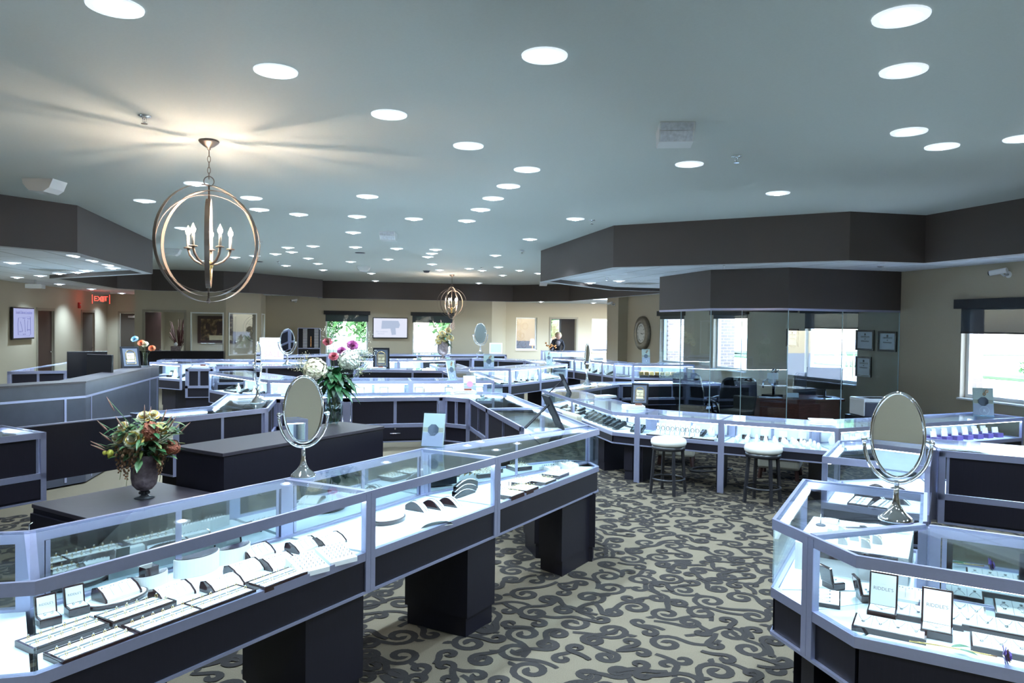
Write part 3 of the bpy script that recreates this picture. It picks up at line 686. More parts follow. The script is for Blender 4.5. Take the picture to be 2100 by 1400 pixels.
def door(name, m4, w, h, leaf='door', col='trimw', angle=0, knob='bar', closer=False):
    T = frame_only(name, m4, w, h, col)
    D = bpy.data.objects.new('door_leaf', None)
    L = B().box((w/2, .02, h/2), (w-.02, .045, h-.01)); o = obj('door_leaf', L, leaf, T); o.location = (-w/2, .04, 0); o.rotation_euler = (0, 0, angle)
    kb = B(); kb.tube([(w*.9, -.0, .98), (w*.9, -.05, .98), (w*.78, -.05, .98)], .011, 8); kb.lathe([(.03, 0), (.03, .006)], 14, (w*.9, -.006, .98), Matrix.Rotation(PI/2, 4, 'X'))
    obj('door_handle', kb, 'silver', o)
    if closer: obj('door_closer', B().box((w*.45, -.03, h-.12), (.34, .05, .07)).beam((w*.45, -.05, h-.09), (w*.75, -.12, h-.02), .02), 'silver', o)
    return T
M['dkdoor'] = mat('dark_wood_door', (.05, .024, .02), .35, noise=.4, nscale=6, stretch=(12, 12, 1))
door('door_1', mX(XL, 22.55, 0, PI/2), 1.2, 2.13, 'dkdoor')
door('door_2', mX(XL, 26.22, 0, PI/2), 1.25, 2.13, 'door')
door('door_3', mX(-6.575, 28.4, 0, 0), .95, 2.13, 'door', closer=True)
door('door_4', mX(-4.7, YL, 0, 0), 1.08, 2.15, 'dkdoor', angle=math.radians(78))
frame_only('door_5', mX(9.32, YA, 0, 0), 1.08, 2.17)
def interior_window(name, m4, w, h):
    T = frame_only(name, m4, w, h, 'winframe', .035, True)
    obj('window_pane', B().box((0, .06, h/2), (w, .008, h)), 'pane', T)
interior_window('window_11', mX(-3.51, YL, .88, 0), .88, 1.25)
interior_window('window_12', mX(-2.515-.03, YL+.465-.03, .88, PI/4), 1.0, 1.25)
interior_window('window_13', mX(-2.05, YL+1.68, .88, PI/2), 1.0, 1.25)

# ------------------------------------------------------------------ outside
M['asphalt'] = mat('parking_concrete', (.55, .54, .52), .9, noise=.1, nscale=3)
M['grass'] = mat('lawn', (.07, .115, .05), .9, noise=.4, nscale=4)
M['rock'] = mat('landscape_stone', (.5, .48, .45), .9, noise=.5, nscale=30, bump=1)
M['leaf_far'] = mat('tree_leaf', (.06, .16, .04), .7, noise=.5, nscale=6)
M['bark'] = mat('bark', (.09, .06, .04), .9)
gb = B(); gb.quad((-60, 31.5, -.05), (120, 31.5, -.05), (120, 120, -.05), (-60, 120, -.05)); gb.quad((8.9, -30, -.05), (120, -30, -.05), (120, 31.5, -.05), (8.9, 31.5, -.05)); gb.quad((-3, 26.9, -.05), (8.9, 26.9, -.05), (8.9, 31.5, -.05), (-3, 31.5, -.05))
struct('ground', gb, 'asphalt')
gb = B(); gb.prism([(26, -10), (29, -10), (29, 60), (26, 60)], -.04, .06); gb.prism([(-30, 46), (60, 46), (60, 52), (-30, 52)], -.04, .06); struct('ground_lawn', gb, 'grass')
gb = B(); gb.prism([(8.9, 3), (11.2, 3), (11.2, 13), (8.9, 13)], -.04, .12); struct('ground_stone_bed', gb, 'rock')
def brick_mat():
    m = bpy.data.materials.new('brick'); m.use_nodes = True; n = m.node_tree.nodes; l = m.node_tree.links
    tc = n.new('ShaderNodeTexCoord'); mp = n.new('ShaderNodeMapping'); mp.inputs['Rotation'].default_value = (PI/2, 0, 0); br = n.new('ShaderNodeTexBrick'); l.new(tc.outputs['Object'], mp.inputs[0]); l.new(mp.outputs[0], br.inputs[0])
    br.inputs['Scale'].default_value = 1; br.inputs['Brick Width'].default_value = .2; br.inputs['Row Height'].default_value = .075; br.inputs['Mortar Size'].default_value = .008
    br.inputs['Color1'].default_value = (.16, .12, .11, 1); br.inputs['Color2'].default_value = (.22, .17, .15, 1); br.inputs['Mortar'].default_value = (.4, .38, .36, 1)
    l.new(br.outputs['Color'], n['Principled BSDF'].inputs['Base Color']); return m
M['brick'] = brick_mat()
for k, (x, y) in enumerate([(10.6, 21.6), (9.3, 16.3), (9.2, 8.9)]):
    w = (.8, .5, .3)[k]
    tag(obj('brick_column', B().prism([(x, y), (x+w, y), (x+w, y+w), (x, y+w)], -.05, 3.6), 'brick'),
        ['brick porch column outside the window nearest the wall clock', 'brick porch column outside the window behind the office chairs', 'narrow brick pier outside the front window at right'][k], 'column')
def leaf_cloud(b, c, R, n, s, rr, squash=.8):
    for _ in range(n):
        u = V(rr.gauss(0, 1), rr.gauss(0, 1), rr.gauss(0, 1)).normalized()*R*(rr.random()**.4); u.z *= squash; p = V(*c)+u
        a = V(rr.gauss(0, 1), rr.gauss(0, 1), rr.gauss(0, 1)).normalized(); e = a.orthogonal().normalized()*s*rr.uniform(.6, 1.3); f = a.cross(e)*.55
        b.quad(p-e, p+f, p+e, p-f)
def tree(x, y, h, R, label, seed):
    T = thing('tree', label, 'tree', (x, y, 0), 0, 'trees beyond the parking lot'); rr = random.Random(seed)
    tb = B(); tb.tube([(0, 0, -.05), (.05, 0, h*.3), (0, .05, h*.6)], .16, 8, rr=[.2, .14, .08])
    for k in range(5): tb.tube([(0, 0, h*.35), (R*.5*math.cos(k*1.3), R*.5*math.sin(k*1.3), h*.7)], .05, 5)
    obj('trunk', tb, 'bark', T); b = B()
    for k in range(7): leaf_cloud(b, (rr.uniform(-.5, .5)*R, rr.uniform(-.5, .5)*R, h*.68+rr.uniform(-.25, .3)*R), R*.6, 260, .22, rr)
    obj('crown', b, 'leaf_far', T)
for k, (x, y, h, R) in enumerate([(-1.5, 49, 3.6, 3), (3.6, 47, 3.2, 2.6), (8.5, 50, 3.8, 3), (15, 48, 3.6, 2.8), (33, 48, 8, 3.5), (31, 36, 7, 3.2), (38, 27, 7, 3.4)]):
    tree(x, y, h, R, 'green tree across the parking lot, seen through ' + ['the left window of the back wall', 'the back wall windows, near their middle', 'the right window of the back wall', 'the alcove windows at the back', 'the window beside the wall clock', 'the window behind the office chairs', 'the right side windows, farthest to the right'][k], k)
for k in range(9):
    rr = random.Random(k); b = B(); leaf_cloud(b, (0, 0, .45), .6, 320, .09, rr)
    o = obj('shrub', b, 'leaf_far'); o.location = (27.4, 8+k*1.9, 0); tag(o, 'low round green shrub in the row beyond the parking lot, right window', 'shrub', 'row of shrubs outside')
M['car'] = mat('car_paint', (.35, .42, .52), .2, .4)
def car(x, y, rz, col, label):
    T = thing('car', label, 'car', (x, y, -.05), rz); b = B()
    prof = [(-2.2, .45), (-2.15, .85), (-1.4, .95), (-.8, 1.42), (.7, 1.45), (1.3, 1.0), (2.1, .85), (2.25, .45)]
    vs = [[b.bm.verts.new((x_, s*(.88 if z_ < 1.2 else .68), z_)) for x_, z_ in prof] for s in (-1, 1)]
    b._f(vs[0]); b._f(vs[1][::-1])
    for i in range(8): b._f([vs[0][i], vs[0][(i+1) % 8], vs[1][(i+1) % 8], vs[1][i]])
    obj('body', b, col, T, bevel=.05)
    b = B(); b.prism([(-1.15, -.83), (1.0, -.83), (1.0, .83), (-1.15, .83)], 1.0, 1.35); obj('car_windows', b, 'black', T)
    for sx in (-1.35, 1.4):
        for sy in (-.85, .85): obj('wheel', B().lathe([(.33, -.1), (.33, .1)], 18, (sx, sy, .33), Matrix.Rotation(PI/2, 4, 'X')), 'black', T)
car(33, 12.5, 1.2, 'car', 'grey blue car parked beyond the shrubs, seen in the right window'); M['car2'] = mat('car_paint_light', (.6, .6, .58), .2, .3); car(33.5, 17.5, 1.2, 'car2', 'pale car parked beyond the shrubs, seen in the right window')
M['plume'] = mat('grass_plume', (.62, .55, .36), .8)
def tuft(x, y, s, label):
    T = thing('grass_tuft', label, 'plant', (x, y, .12), 0); rr = random.Random(int(x*100)); b = B(); q = B()
    for k in range(26):
        a = rr.uniform(0, 2*PI); l = rr.uniform(.5, 1)*s; b.tube([(0, 0, 0), (math.cos(a)*l*.25, math.sin(a)*l*.25, l*.6), (math.cos(a)*l*.55, math.sin(a)*l*.55, l*.8)], .006, 3, rr=[.008, .006, .001])
    for k in range(5):
        a = rr.uniform(0, 2*PI); q.tube([(math.cos(a)*.1, math.sin(a)*.1, s*.7), (math.cos(a)*.2, math.sin(a)*.2, s*1.0), (math.cos(a)*.36, math.sin(a)*.36, s*1.15)], .03, 5, rr=[.004, .03, .006])
    obj('blades', b, 'leaf_far', T); obj('plumes', q, 'plume', T)
tuft(9.9, 12.2, 1.15, 'ornamental grass with pale plumes outside the office window'); tuft(10.1, 11.2, .6, 'small green plant in stones outside the office window')

# ------------------------------------------------------------------ glass office
OF = [(5.84, 12.27), (5.82, 10.41), (6.62, 9.55), (8.64, 9.60)]
ofc = offset(OF, .10); b = B()
for i in range(3): b.prism([OF[i], OF[i+1], ofc[i+1], ofc[i]], 2.20, ZT)
b.prism([OF[0], (8.64, 12.27), (8.64, 12.17), (5.84, 12.17)], 2.20, ZT)
struct('trim_6', b, 'taupe')
gp = thing('glass_partition', 'frameless glass wall of the corner office under the taupe bulkhead', 'glass partition', (5.82, 10.41, 0)); o_ = V(5.82, 10.41)
hb = B(); OG = [V(*p)-o_ for p in OF]; oi = offset(OG, .035)
for i in range(3): hb.prism([OG[i], OG[i+1], oi[i+1], oi[i]], 2.165, 2.198)
obj('header_channel', hb, 'alu', gp); hb = B()
for i in range(3): hb.prism([OG[i], OG[i+1], oi[i+1], oi[i]], 0, .04)
obj('floor_channel', hb, 'alu', gp)
M['gedge'] = mat('polished_glass_edge', (.55, .72, .76), .15)
eb = B()
for (i, t0, t1) in ((0, 0, .45), (0, .46, 1), (1, 0, .42), (1, .43, 1), (2, 0, .48), (2, .485, 1)):
    p, q = OG[i]+(OG[i+1]-OG[i])*t0, OG[i]+(OG[i+1]-OG[i])*t1; d = (q-p).normalized()
    obj('glass_panel', B().bar(p+d*.004, q-d*.004, .010, .04, 2.165, .012), 'office_glass', gp)
    eb.bar(q-d*.004, q+d*.004, .012, .04, 2.165, .011)
obj('glass_joint', eb, 'gedge', gp)
M['redwood'] = mat('mahogany', (.16, .05, .03), .25, noise=.4, nscale=5, stretch=(2, 9, 9), coat=.3)
dk = thing('office_desk', 'polished reddish wooden desk inside the glass office', 'desk', (7.35, 10.55, 0)); P = [(-.75, .25), (-.62, -.05), (-.05, -.38), (.75, -.42), (.95, .1), (.5, .45)]
obj('desktop', B().prism(P, .735, .77), 'redwood', dk, bevel=.006)
obj('modesty_panel', B().prism([(p[0]*.9, p[1]*.9) for p in P], .42, .733), 'redwood', dk)
for x, y in ((-.5, .1), (.75, -.2), (.45, .32)): obj('desk_leg', B().box((x, y, .215), (.09, .09, .43)), 'redwood', dk)
def office_chair(x, y, rz, label):
    T = thing('office_chair', label, 'chair', (x, y, 0), rz)
    b = B()
    for k in range(9):
        pass
    pr = [(-.26, .50), (-.30, .80), (-.27, 1.06), (-.20, 1.12), (.20, 1.12), (.27, 1.06), (.30, .80), (.26, .50)]
    f = [b.bm.verts.new((px, .21+(z-.5)*.22, z)) for px, z in pr]; g = [b.bm.verts.new((px, .30+(z-.5)*.22, z)) for px, z in pr]
    b._f(f); b._f(g[::-1])
    for i in range(8): b._f([f[i], f[(i+1) % 8], g[(i+1) % 8], g[i]])
    obj('backrest', b, 'black', T, bevel=.03)
    obj('seat', B().box((0, 0, .48), (.52, .50, .09)), 'black', T, bevel=.035)
    for s in (-1, 1): obj('armrest', B().tube([(s*.27, .22, .50), (s*.31, .20, .68), (s*.31, -.14, .70), (s*.27, -.16, .50)], .02, 8), 'black', T)
    obj('gas_column', B().lathe([(.03, .08), (.03, .45)], 12), 'silver', T)
    lb = B()
    for k in range(5): a = 2*PI*k/5; lb.beam((0, 0, .1), (.3*math.cos(a), .3*math.sin(a), .07), .045)
    for k in range(5): a = 2*PI*k/5; lb.ball((.3*math.cos(a), .3*math.sin(a), .03), .03, 1, 8, 6)
    obj('star_base', lb, 'black', T)
office_chair(6.42, 10.72, math.radians(165), 'dark office chair seen from behind, left of the reddish desk')
office_chair(6.35, 11.72, math.radians(120), 'dark office chair turned sideways at the far left inside the glass office')
office_chair(8.25, 11.0, math.radians(-10), 'wide dark office chair behind the black monitor in the glass office')
def monitor(x, y, z, rz, w, h, label, name='computer_monitor', screen=None, back=True):
    T = thing(name, label, 'monitor', (x, y, z), rz)
    obj('stand', B().lathe([(.11, 0), (.11, .012), (.02, .02), (.018, .14)], 20, sy=.8), 'black', T)
    obj('housing', B().box((0, .03, .13+h/2), (w, .035, h)), 'black', T, bevel=.006)
    obj('screen', B().box((0, .010, .13+h/2), (w-.03, .004, h-.03)), screen or 'black', T)
    return T
monitor(7.98, 10.48, .77, math.radians(-25), .56, .36, 'black wide monitor on the reddish office desk')
# microscope
ms = thing('microscope', 'white stereo microscope on a black stand on the office desk', 'microscope', (7.12, 10.66, .77), math.radians(20))
obj('foot', B().box((0, 0, .02), (.26, .22, .04)).tube([(.06, .02, .03), (.06, .02, .30)], .022, 10), 'black', ms)
obj('focus_arm', B().box((.06, .0, .22), (.07, .09, .08)).lathe([(.03, -.06), (.03, .06)], 12, (.06, 0, .22), Matrix.Rotation(PI/2, 4, 'Y')), 'silver', ms)
obj('head', B().box((-.01, -.01, .34), (.14, .12, .11)).lathe([(.045, .22), (.05, .29)], 16, (-.03, 0, 0)), 'white', ms, bevel=.01)
for s in (-1, 1): obj('eyepiece', B().tube([(.02, s*.035, .39), (.09, s*.045, .45)], .018, 10, rr=[.016, .02]), 'black', ms)
obj('light_arm', B().tube([(-.06, .03, .30), (-.2, .03, .26), (-.24, 0, .16)], .012, 6), 'silver', ms)
# papers and card holder on the desk
T = thing('card_holder', 'clear acrylic card holder standing on the front of the office desk', 'card holder', (7.3, 10.36, .77), math.radians(-20))
obj('holder', B().box((0, 0, .05), (.2, .012, .09), rx=-.3), 'glass', T); obj('card', B().box((0, .004, .052), (.18, .004, .075), rx=-.3), 'paper', T)
obj_t = tag(obj('paper_tray', B().box((7.0, 10.52, .778), (.3, .2, .012)), 'paper'), 'flat white paper tray on the office desk beside the card holder', 'tray')
# printer on a small cabinet behind the ring-box case
T = thing('printer_cabinet', 'low dark cabinet under the white and grey printer', 'cabinet', (7.45, 8.75, 0)); obj('body', B().box((0, 0, .345), (.55, .45, .69)), 'wood', T)
pr = thing('printer', 'white and dark grey laser printer right of the office glass', 'printer', (7.45, 8.75, .69), math.radians(-12))
M['dkgrey'] = mat('slate_plastic', (.075, .08, .11), .35)
obj('body', B().box((0, 0, .10), (.44, .40, .20)), 'dkgrey', pr, bevel=.012); obj('shell', B().box((0, .01, .225), (.46, .40, .05)).box((-.225, 0, .12), (.02, .40, .22)), 'white', pr, bevel=.015)
obj('output_slot', B().box((.02, -.03, .2505), (.26, .2, .006)), 'black', pr); obj('control_panel', B().box((.1, -.203, .15), (.1, .01, .06)), 'black', pr)
# framed certificates on the right wall inside the office
def wall_frame(name, label, cat, m4, w, h, fm='black', art='paper', t=.025, fw=.03):
    T = thing(name, label, cat); T.matrix_world = m4; b = B()
    for x in (-w/2+fw/2, w/2-fw/2): b.box((x, -t/2, 0), (fw, t, h))
    for z in (-h/2+fw/2, h/2-fw/2): b.box((0, -t/2, z), (w-2*fw, t, fw))
    obj('frame', b, fm, T); obj('sheet', B().box((0, -.006, 0), (w-2*fw+.004, .008, h-2*fw+.004)), art, T); return T
CY = [(12.32, 1.72, .36, .34, 'framed certificate left of the office window'), (10.36, 1.72, .42, .34, 'framed certificate partly behind the bright window glare, right of the office window'), (9.86-.0, 1.71, .40, .32, 'framed certificate with a seal, farthest right on the office wall'), (10.38, 1.28, .36, .34, 'lower framed certificate right of the office window')]
for k, (y, z, w, h, lb) in enumerate(CY):
    T = wall_frame('certificate', lb, 'certificate', mX(XR-.001, y, z, -PI/2), w, h)
    text_part('lettering', 'CERTIFICATE\nof\nAchievement', .035, 'black', T, (0, -.0115, .02), (PI/2, 0, 0)); obj('seal', B().lathe([(.02, -.001), (.02, .001)], 16, (0, -.012, h*.28), Matrix.Rotation(PI/2, 4, 'X')), 'dkgrey', T)

# ------------------------------------------------------------------ televisions
M['tvscreen'] = mat('tv_screen', (.0, .0, .0), .3, emit=(.80, .84, 1.0), es=.36)
M['tvscreen2'] = mat('tv_screen_blue', (.0, .0, .0), .3, emit=(.50, .56, .95), es=.30)
M['mapgrey'] = mat('map_tint', (.0, .0, .0), .5, emit=(.42, .50, .66), es=.4)
M['inkblue'] = mat('screen_ink', (.02, .02, .1), .5, emit=(.08, .08, .25), es=.3)
def tv(m4, w, h, label, scr):
    T = thing('television', label, 'television'); T.matrix_world = m4
    obj('housing', B().box((0, -.05, 0), (w, .06, h)).box((0, -.012, 0), (.3, .02, .3)), 'black', T, bevel=.008); obj('screen', B().box((0, -.082, .005), (w-.06, .004, h-.07)), scr, T); return T
T = tv(mX(2.2, YB, 1.73, 0), 1.24, .75, 'wall television between the two back windows showing a grey map', 'tvscreen')
b = B(); b.prism([(-.32, -.05), (-.30, .24), (.28, .24), (.34, .10), (.30, -.02), (.18, -.02), (.2, -.25), (.05, -.27), (-.0, -.04)], .085, .0865); 
o = obj('map', b, 'mapgrey', T); o.rotation_euler = (PI/2, 0, 0); o.location = (0, 0, .02)
o.location = (0, -.0, .02)
text_part('lettering', 'Our Locations', .07, 'mapgrey', T, (-.3, -.086, -.13), (PI/2, 0, 0)); text_part('lettering', 'NEVADA', .06, 'mapgrey', T, (-.33, -.086, -.21), (PI/2, 0, 0))
T = tv(mX(XL, 20.87, 1.78, PI/2), 1.34, .80, 'wall television at the far left showing a blue store location map', 'tvscreen2')
text_part('lettering', 'South Dakota Locations', .105, 'inkblue', T, (0, -.086, .27), (PI/2, 0, 0))
b = B(); q = [(-.36, .14), (.38, .17), (.40, -.28), (.28, -.32), (-.38, -.28), (-.40, .0), (-.36, .14)]
for a, c in zip(q, q[1:]): b.beam((a[0], -.087, a[1]), (c[0], -.087, c[1]), .008, .003)
q = [(-.25, .05), (-.1, -.2)], [(.02, .1), (.05, -.22)], [(.22, .08), (.18, -.2)]
for a, c in q: b.beam((a[0], -.087, a[1]), (c[0], -.087, c[1]), .006, .003)
obj('map', b, 'inkblue', T)
for (x, z, s) in ((-.02, .13, 'Aberdeen'), (.28, .12, 'Watertown'), (-.22, -.2, 'Rapid City'), (.0, -.27, 'Sioux Falls'), (.29, -.16, 'Brookings')): text_part('lettering', s, .045, 'inkblue', T, (x, -.086, z), (PI/2, 0, 0))

# ------------------------------------------------------------------ round wall clock
ck = thing('wall_clock', 'large round wall clock with a wide weathered metal rim', 'clock'); ck.matrix_world = mX(XR, 19.15, 1.71, -PI/2)
M['antique'] = mat('antique_metal', (.22, .20, .16), .4, .7, noise=.5, nscale=25, bump=.5)
RX = Matrix.Rotation(PI/2, 4, 'X')
obj('rim', B().lathe([(.26, .02), (.27, .09), (.34, .12), (.40, .08), (.47, .09), (.48, .02), (.48, 0)], 48, (0, 0, 0), RX), 'antique', ck)
obj('dial', B().lathe([(.275, .075), (.275, .085)], 40, (0, 0, 0), RX), 'cream', ck)
for k, s in enumerate(('XII', 'I', 'II', 'III', 'IIII', 'V', 'VI', 'VII', 'VIII', 'IX', 'X', 'XI')):
    a = -2*PI*k/12; text_part('numeral', s, .07, 'black', ck, (-math.sin(a)*.21, -.0865, math.cos(a)*.21), (PI/2, -a, 0))
obj('hour_hand', B().beam((0, -.092, 0), (.13, -.092, -.03), .018, .004), 'black', ck); obj('minute_hand', B().beam((0, -.095, 0), (.19, -.095, -.02), .012, .004), 'black', ck)

# ------------------------------------------------------------------ ceiling hardware
def chandelier(x, y, label):
    T = thing('orb_chandelier', label, 'chandelier', (x, y, 2.50)); bz = M.setdefault('bronze', mat('brushed_bronze', (.26, .21, .18), .38, .7))
    zc = ZC-2.50
    obj('canopy', B().lathe([(.065, zc-.001), (.078, zc-.008), (.07, zc-.02), (.04, zc-.045), (.012, zc-.06), (.012, zc-.075)], 24), bz, T)
    cb = B(); z = zc-.075; k = 0
    while z > .545:
        pts = []
        for j in range(12):
            a = 2*PI*j/12; u = .011*math.cos(a); w_ = -.027+.027*math.sin(a); pts.append((u if k % 2 else 0, 0 if k % 2 else u, z+w_))
        cb.tube(pts, .0028, 6, True); z -= .044; k += 1
    obj('chain', cb, bz, T)
    cb = B(); cb.tube([(.038*math.cos(2*PI*j/20), 0, .5+.038*math.sin(2*PI*j/20)) for j in range(20)], .004, 6, True); cb.tube([(0, 0, .475), (0, 0, -.45)], .007, 8); cb.lathe([(.008, -.46), (.016, -.445), (.008, -.42)], 12)
    obj('centre_rod', cb, bz, T)
    for R, a, t in ((.462, 44, 0), (.42, -26, 0), (.35, 96, 0), (.385, 8, 0)):
        m_ = Matrix.Rotation(math.radians(a), 4, 'Z') @ Matrix.Rotation(PI/2, 4, 'X'); obj('hoop', B().ring((0, 0, .01), R-.004, .036, .004, m_), bz, T)
    obj('hub', B().lathe([(.006, -.30), (.02, -.27), (.018, -.20), (.035, -.17), (.035, -.14), (.012, -.12)], 20), 'gold', T)
    for k in range(5):
        a = 2*PI*k/5+.35; ca, sa = math.cos(a), math.sin(a)
        arm = obj('arm', B().tube([(ca*r_, sa*r_, z_) for r_, z_ in ((.02, -.155), (.06, -.15), (.11, -.125), (.15, -.08), (.165, -.03))], .010, 8).lathe([(.03, -.03), (.034, -.022), (.02, -.018)], 16, (ca*.165, sa*.165, 0)), bz, T)
        obj('candle', B().lathe([(.0115, -.02), (.0115, .07)], 12, (ca*.165, sa*.165, 0)), 'cream', arm)
        obj('bulb', B().lathe([(.005, .07), (.018, .092), (.019, .108), (.009, .13), (.001, .15)], 10, (ca*.165, sa*.165, 0)), 'bulb', arm)
        ld = bpy.data.lights.new('candle_light', 'POINT'); ld.energy = 4.5; ld.color = (1, .78, .60); ld.shadow_soft_size = .003
        lo_ = bpy.data.objects.new('glow', ld); C.objects.link(lo_); lo_.parent = T; lo_.location = (ca*.165, sa*.165, .16)
    return T
ch = chandelier(-.91, 6.23, 'large bronze orb chandelier with candle bulbs hanging at left')
dup(ch, (3.48, 20.95, 2.50), .3, 'small looking far bronze orb chandelier above the dried flower vase')
def sprinkler(x, y, z, label):
    T = thing('fire_sprinkler', label, 'sprinkler', (x, y, z))
    obj('escutcheon', B().lathe([(.045, -.001), (.042, -.006), (.015, -.012)], 20), 'chrome', T); obj('deflector', B().lathe([(.022, -.055), (.022, -.057)], 14).tube([(.01, 0, -.012), (.012, 0, -.035), (0, 0, -.054)], .003, 5).tube([(-.01, 0, -.012), (-.012, 0, -.035), (0, 0, -.054)], .003, 5).tube([(0, 0, -.02), (0, 0, -.05)], .003, 5), 'chrome', T)
SPL = [(-1.24, 5.61, ZC, 'chrome fire sprinkler left of the big chandelier canopy'), (3.28, 5.48, ZC, 'chrome fire sprinkler right of the clear emergency light'), (3.44, 9.34, ZC, 'fire sprinkler beside the tip of the right fascia'), (3.59, 13.55, ZC, 'fire sprinkler in front of the fascia tip, mid ceiling'), (-1.16, 13.76, ZC, 'fire sprinkler right of the chandelier hoops'), (-1.12, 18.15, ZC, 'far fire sprinkler among the left rows of lights'), (3.73, 17.95, ZC, 'far fire sprinkler near the small chandelier'),
       (5.49, 9.45, ZT, 'fire sprinkler under the right tile ceiling, left one'), (7.65, 8.9, ZT, 'fire sprinkler under the right tile ceiling, right one'), (5.04, 12.84, ZT, 'fire sprinkler in the bright tile area inside the fascia loop')]
for s_ in SPL: sprinkler(*s_)
M['frost'] = mat('frosted_lens', (.7, .73, .8), .15, noise=.35, nscale=40)
def emergency(x, y, z, rz, label):
    T = thing('emergency_light', label, 'emergency light', (x, y, z), rz)
    prof = [(-.16, 0), (-.15, -.05), (-.09, -.12), (.06, -.13), (.12, -.09), (.16, 0)]
    b = B(); vs = [[b.bm.verts.new((px, s*.12, pz)) for px, pz in prof] for s in (-1, 1)]; b._f(vs[0]); b._f(vs[1][::-1])
    for i in range(6): b._f([vs[0][i], vs[0][(i+1) % 6], vs[1][(i+1) % 6], vs[1][i]])
    obj('housing', b, 'white', T)
    obj('lens', B().quad((-.163, -.11, -.005), (-.153, -.11, -.055), (-.153, .11, -.055), (-.163, .11, -.005)).quad((-.152, -.11, -.06), (-.095, -.11, -.119), (-.095, .11, -.119), (-.152, .11, -.06)), 'frost', T)
for e in [(2.4, 4.84, ZC, math.radians(70), 'clear lensed emergency light alone on the right part of the ceiling'), (-2.82, 8.53, ZC, math.radians(-15), 'emergency light above the left fascia'), (.93, 11.69, ZC, math.radians(76), 'half round emergency light in the middle of the ceiling'), (.89, 18.84, ZC, math.radians(-10), 'emergency light beside the bright reflection, far ceiling'), (6.88, 23.2, ZC, math.radians(80), 'emergency light near the far fascia, by the alcove'), (-3.0, 15.92, ZC, 0, 'emergency light just right of the left fascia corner')]: emergency(*e)
for k, (x, y) in enumerate([(2.58, 19.71), (.64, 15.21), (-1.58, 18.34)]):
    T = thing('smoke_detector', ['dark smoke detector left of the small chandelier', 'flat round ceiling speaker between the middle rows of lights', 'flat round ceiling speaker among the left rows of lights'][k], 'smoke detector', (x, y, ZC))
    obj('base', B().lathe([(.10, -.001), (.10, -.012)], 24), 'dkgrey', T)
    obj('cover', B().lathe([(.085, -.012), (.07, -.05 if k == 0 else -.016), (.03, -.06 if k == 0 else -.018)], 24), 'dkgrey', T)
def vent(x, y, rz, label):
    T = thing('ceiling_vent', label, 'vent', (x, y, ZT), rz); b = B()
    for k in range(4): 
        s = .30-.065*k; z = -.004-.004*k
        for a in range(4): b.box((math.cos(a*PI/2)*(s-.02), math.sin(a*PI/2)*(s-.02), z), (.03 if a % 2 == 0 else 2*s, 2*s if a % 2 == 0 else .03, .005))
    obj('louvre', b, 'winframe', T); obj('backing', B().box((0, 0, -.001), (.6, .6, .002)), 'dkgrey', T)
vent(-4.9, 15.25, 0, 'square air vent in the tile ceiling over the reception'); vent(6.35, 14.3, 0, 'square air vent in the bright tile area inside the right fascia')
M['exitred'] = mat('exit_red', (.1, 0, 0), .4, emit=(1, .05, .035), es=1.6)
def exit_sign(x, y, rz, label):
    T = thing('exit_sign', label, 'exit sign', (x, y, ZT), rz)
    obj('housing', B().box((0, 0, -.06), (.50, .06, .10)), 'silver', T); obj('panel', B().box((0, 0, -.26), (.50, .015, .28)), 'office_glass', T)
    text_part('lettering', 'EXIT', .215, 'exitred', T, (0, -.012, -.25), (PI/2, 0, 0), .002, sx=.92)
    obj('edge_glow', B().box((-.245, 0, -.26), (.01, .018, .28)).box((.245, 0, -.26), (.01, .018, .28)), 'exitred', T)
    ld = bpy.data.lights.new('exit_glow', 'POINT'); ld.energy = 1.2; ld.color = (1, .15, .1); ld.shadow_soft_size = .1; lo_ = bpy.data.objects.new('glow', ld); C.objects.link(lo_); lo_.parent = T; lo_.location = (0, -.15, -.26)
exit_sign(-6.9, 25.6, 0, 'red glowing exit sign hanging fully in view at the left'); exit_sign(-6.05, 27.2, 0, 'second red exit sign half hidden by the wall corner')
def camera_dome(m4, label, s=1):
    T = thing('security_camera', label, 'security camera'); T.matrix_world = m4
    obj('bracket', B().lathe([(.045, 0), (.045, .012)], 16, (0, 0, 0), RX).tube([(0, -.01, 0), (0, -.08, -.02), (-.02, -.12, .02)], .014, 8), 'white', T)
    obj('housing', B().tube([(.06, -.10, .05), (-.14, -.16, .02)], .036, 14), 'white', T, bevel=.003); obj('lens', B().tube([(-.139, -.1597, .02), (-.152, -.164, .018)], .028, 14), 'black', T)
camera_dome(mX(XR, 7.75, 2.64, -PI/2), 'white security camera high on the right wall'); camera_dome(mX(-1.06, YB, 2.62, 0), 'small white security camera on the back wall, left part'); camera_dome(mX(8.35, 20.6, 2.55, -PI/2), 'white security camera on the pier left of the wall clock')
T = thing('fire_alarm', 'red fire alarm strobe on the left wall near the exit sign', 'fire alarm'); T.matrix_world = mX(XL, 25.3, 2.33, PI/2); M['red'] = mat('red_plastic', (.5, .03, .03), .35)
obj('housing', B().box((0, -.025, 0), (.14, .05, .18)), 'red', T, bevel=.008); obj('strobe', B().box((0, -.055, .02), (.06, .02, .04)), 'white', T)
T = thing('wall_projector', 'small white projector hanging under the reception ceiling', 'projector', (-6.55, 19.2, ZT)); obj('pole', B().tube([(0, 0, 0), (0, 0, -.1)], .02, 8), 'white', T); obj('housing', B().box((0, 0, -.15), (.34, .28, .1)), 'white', T, bevel=.015)

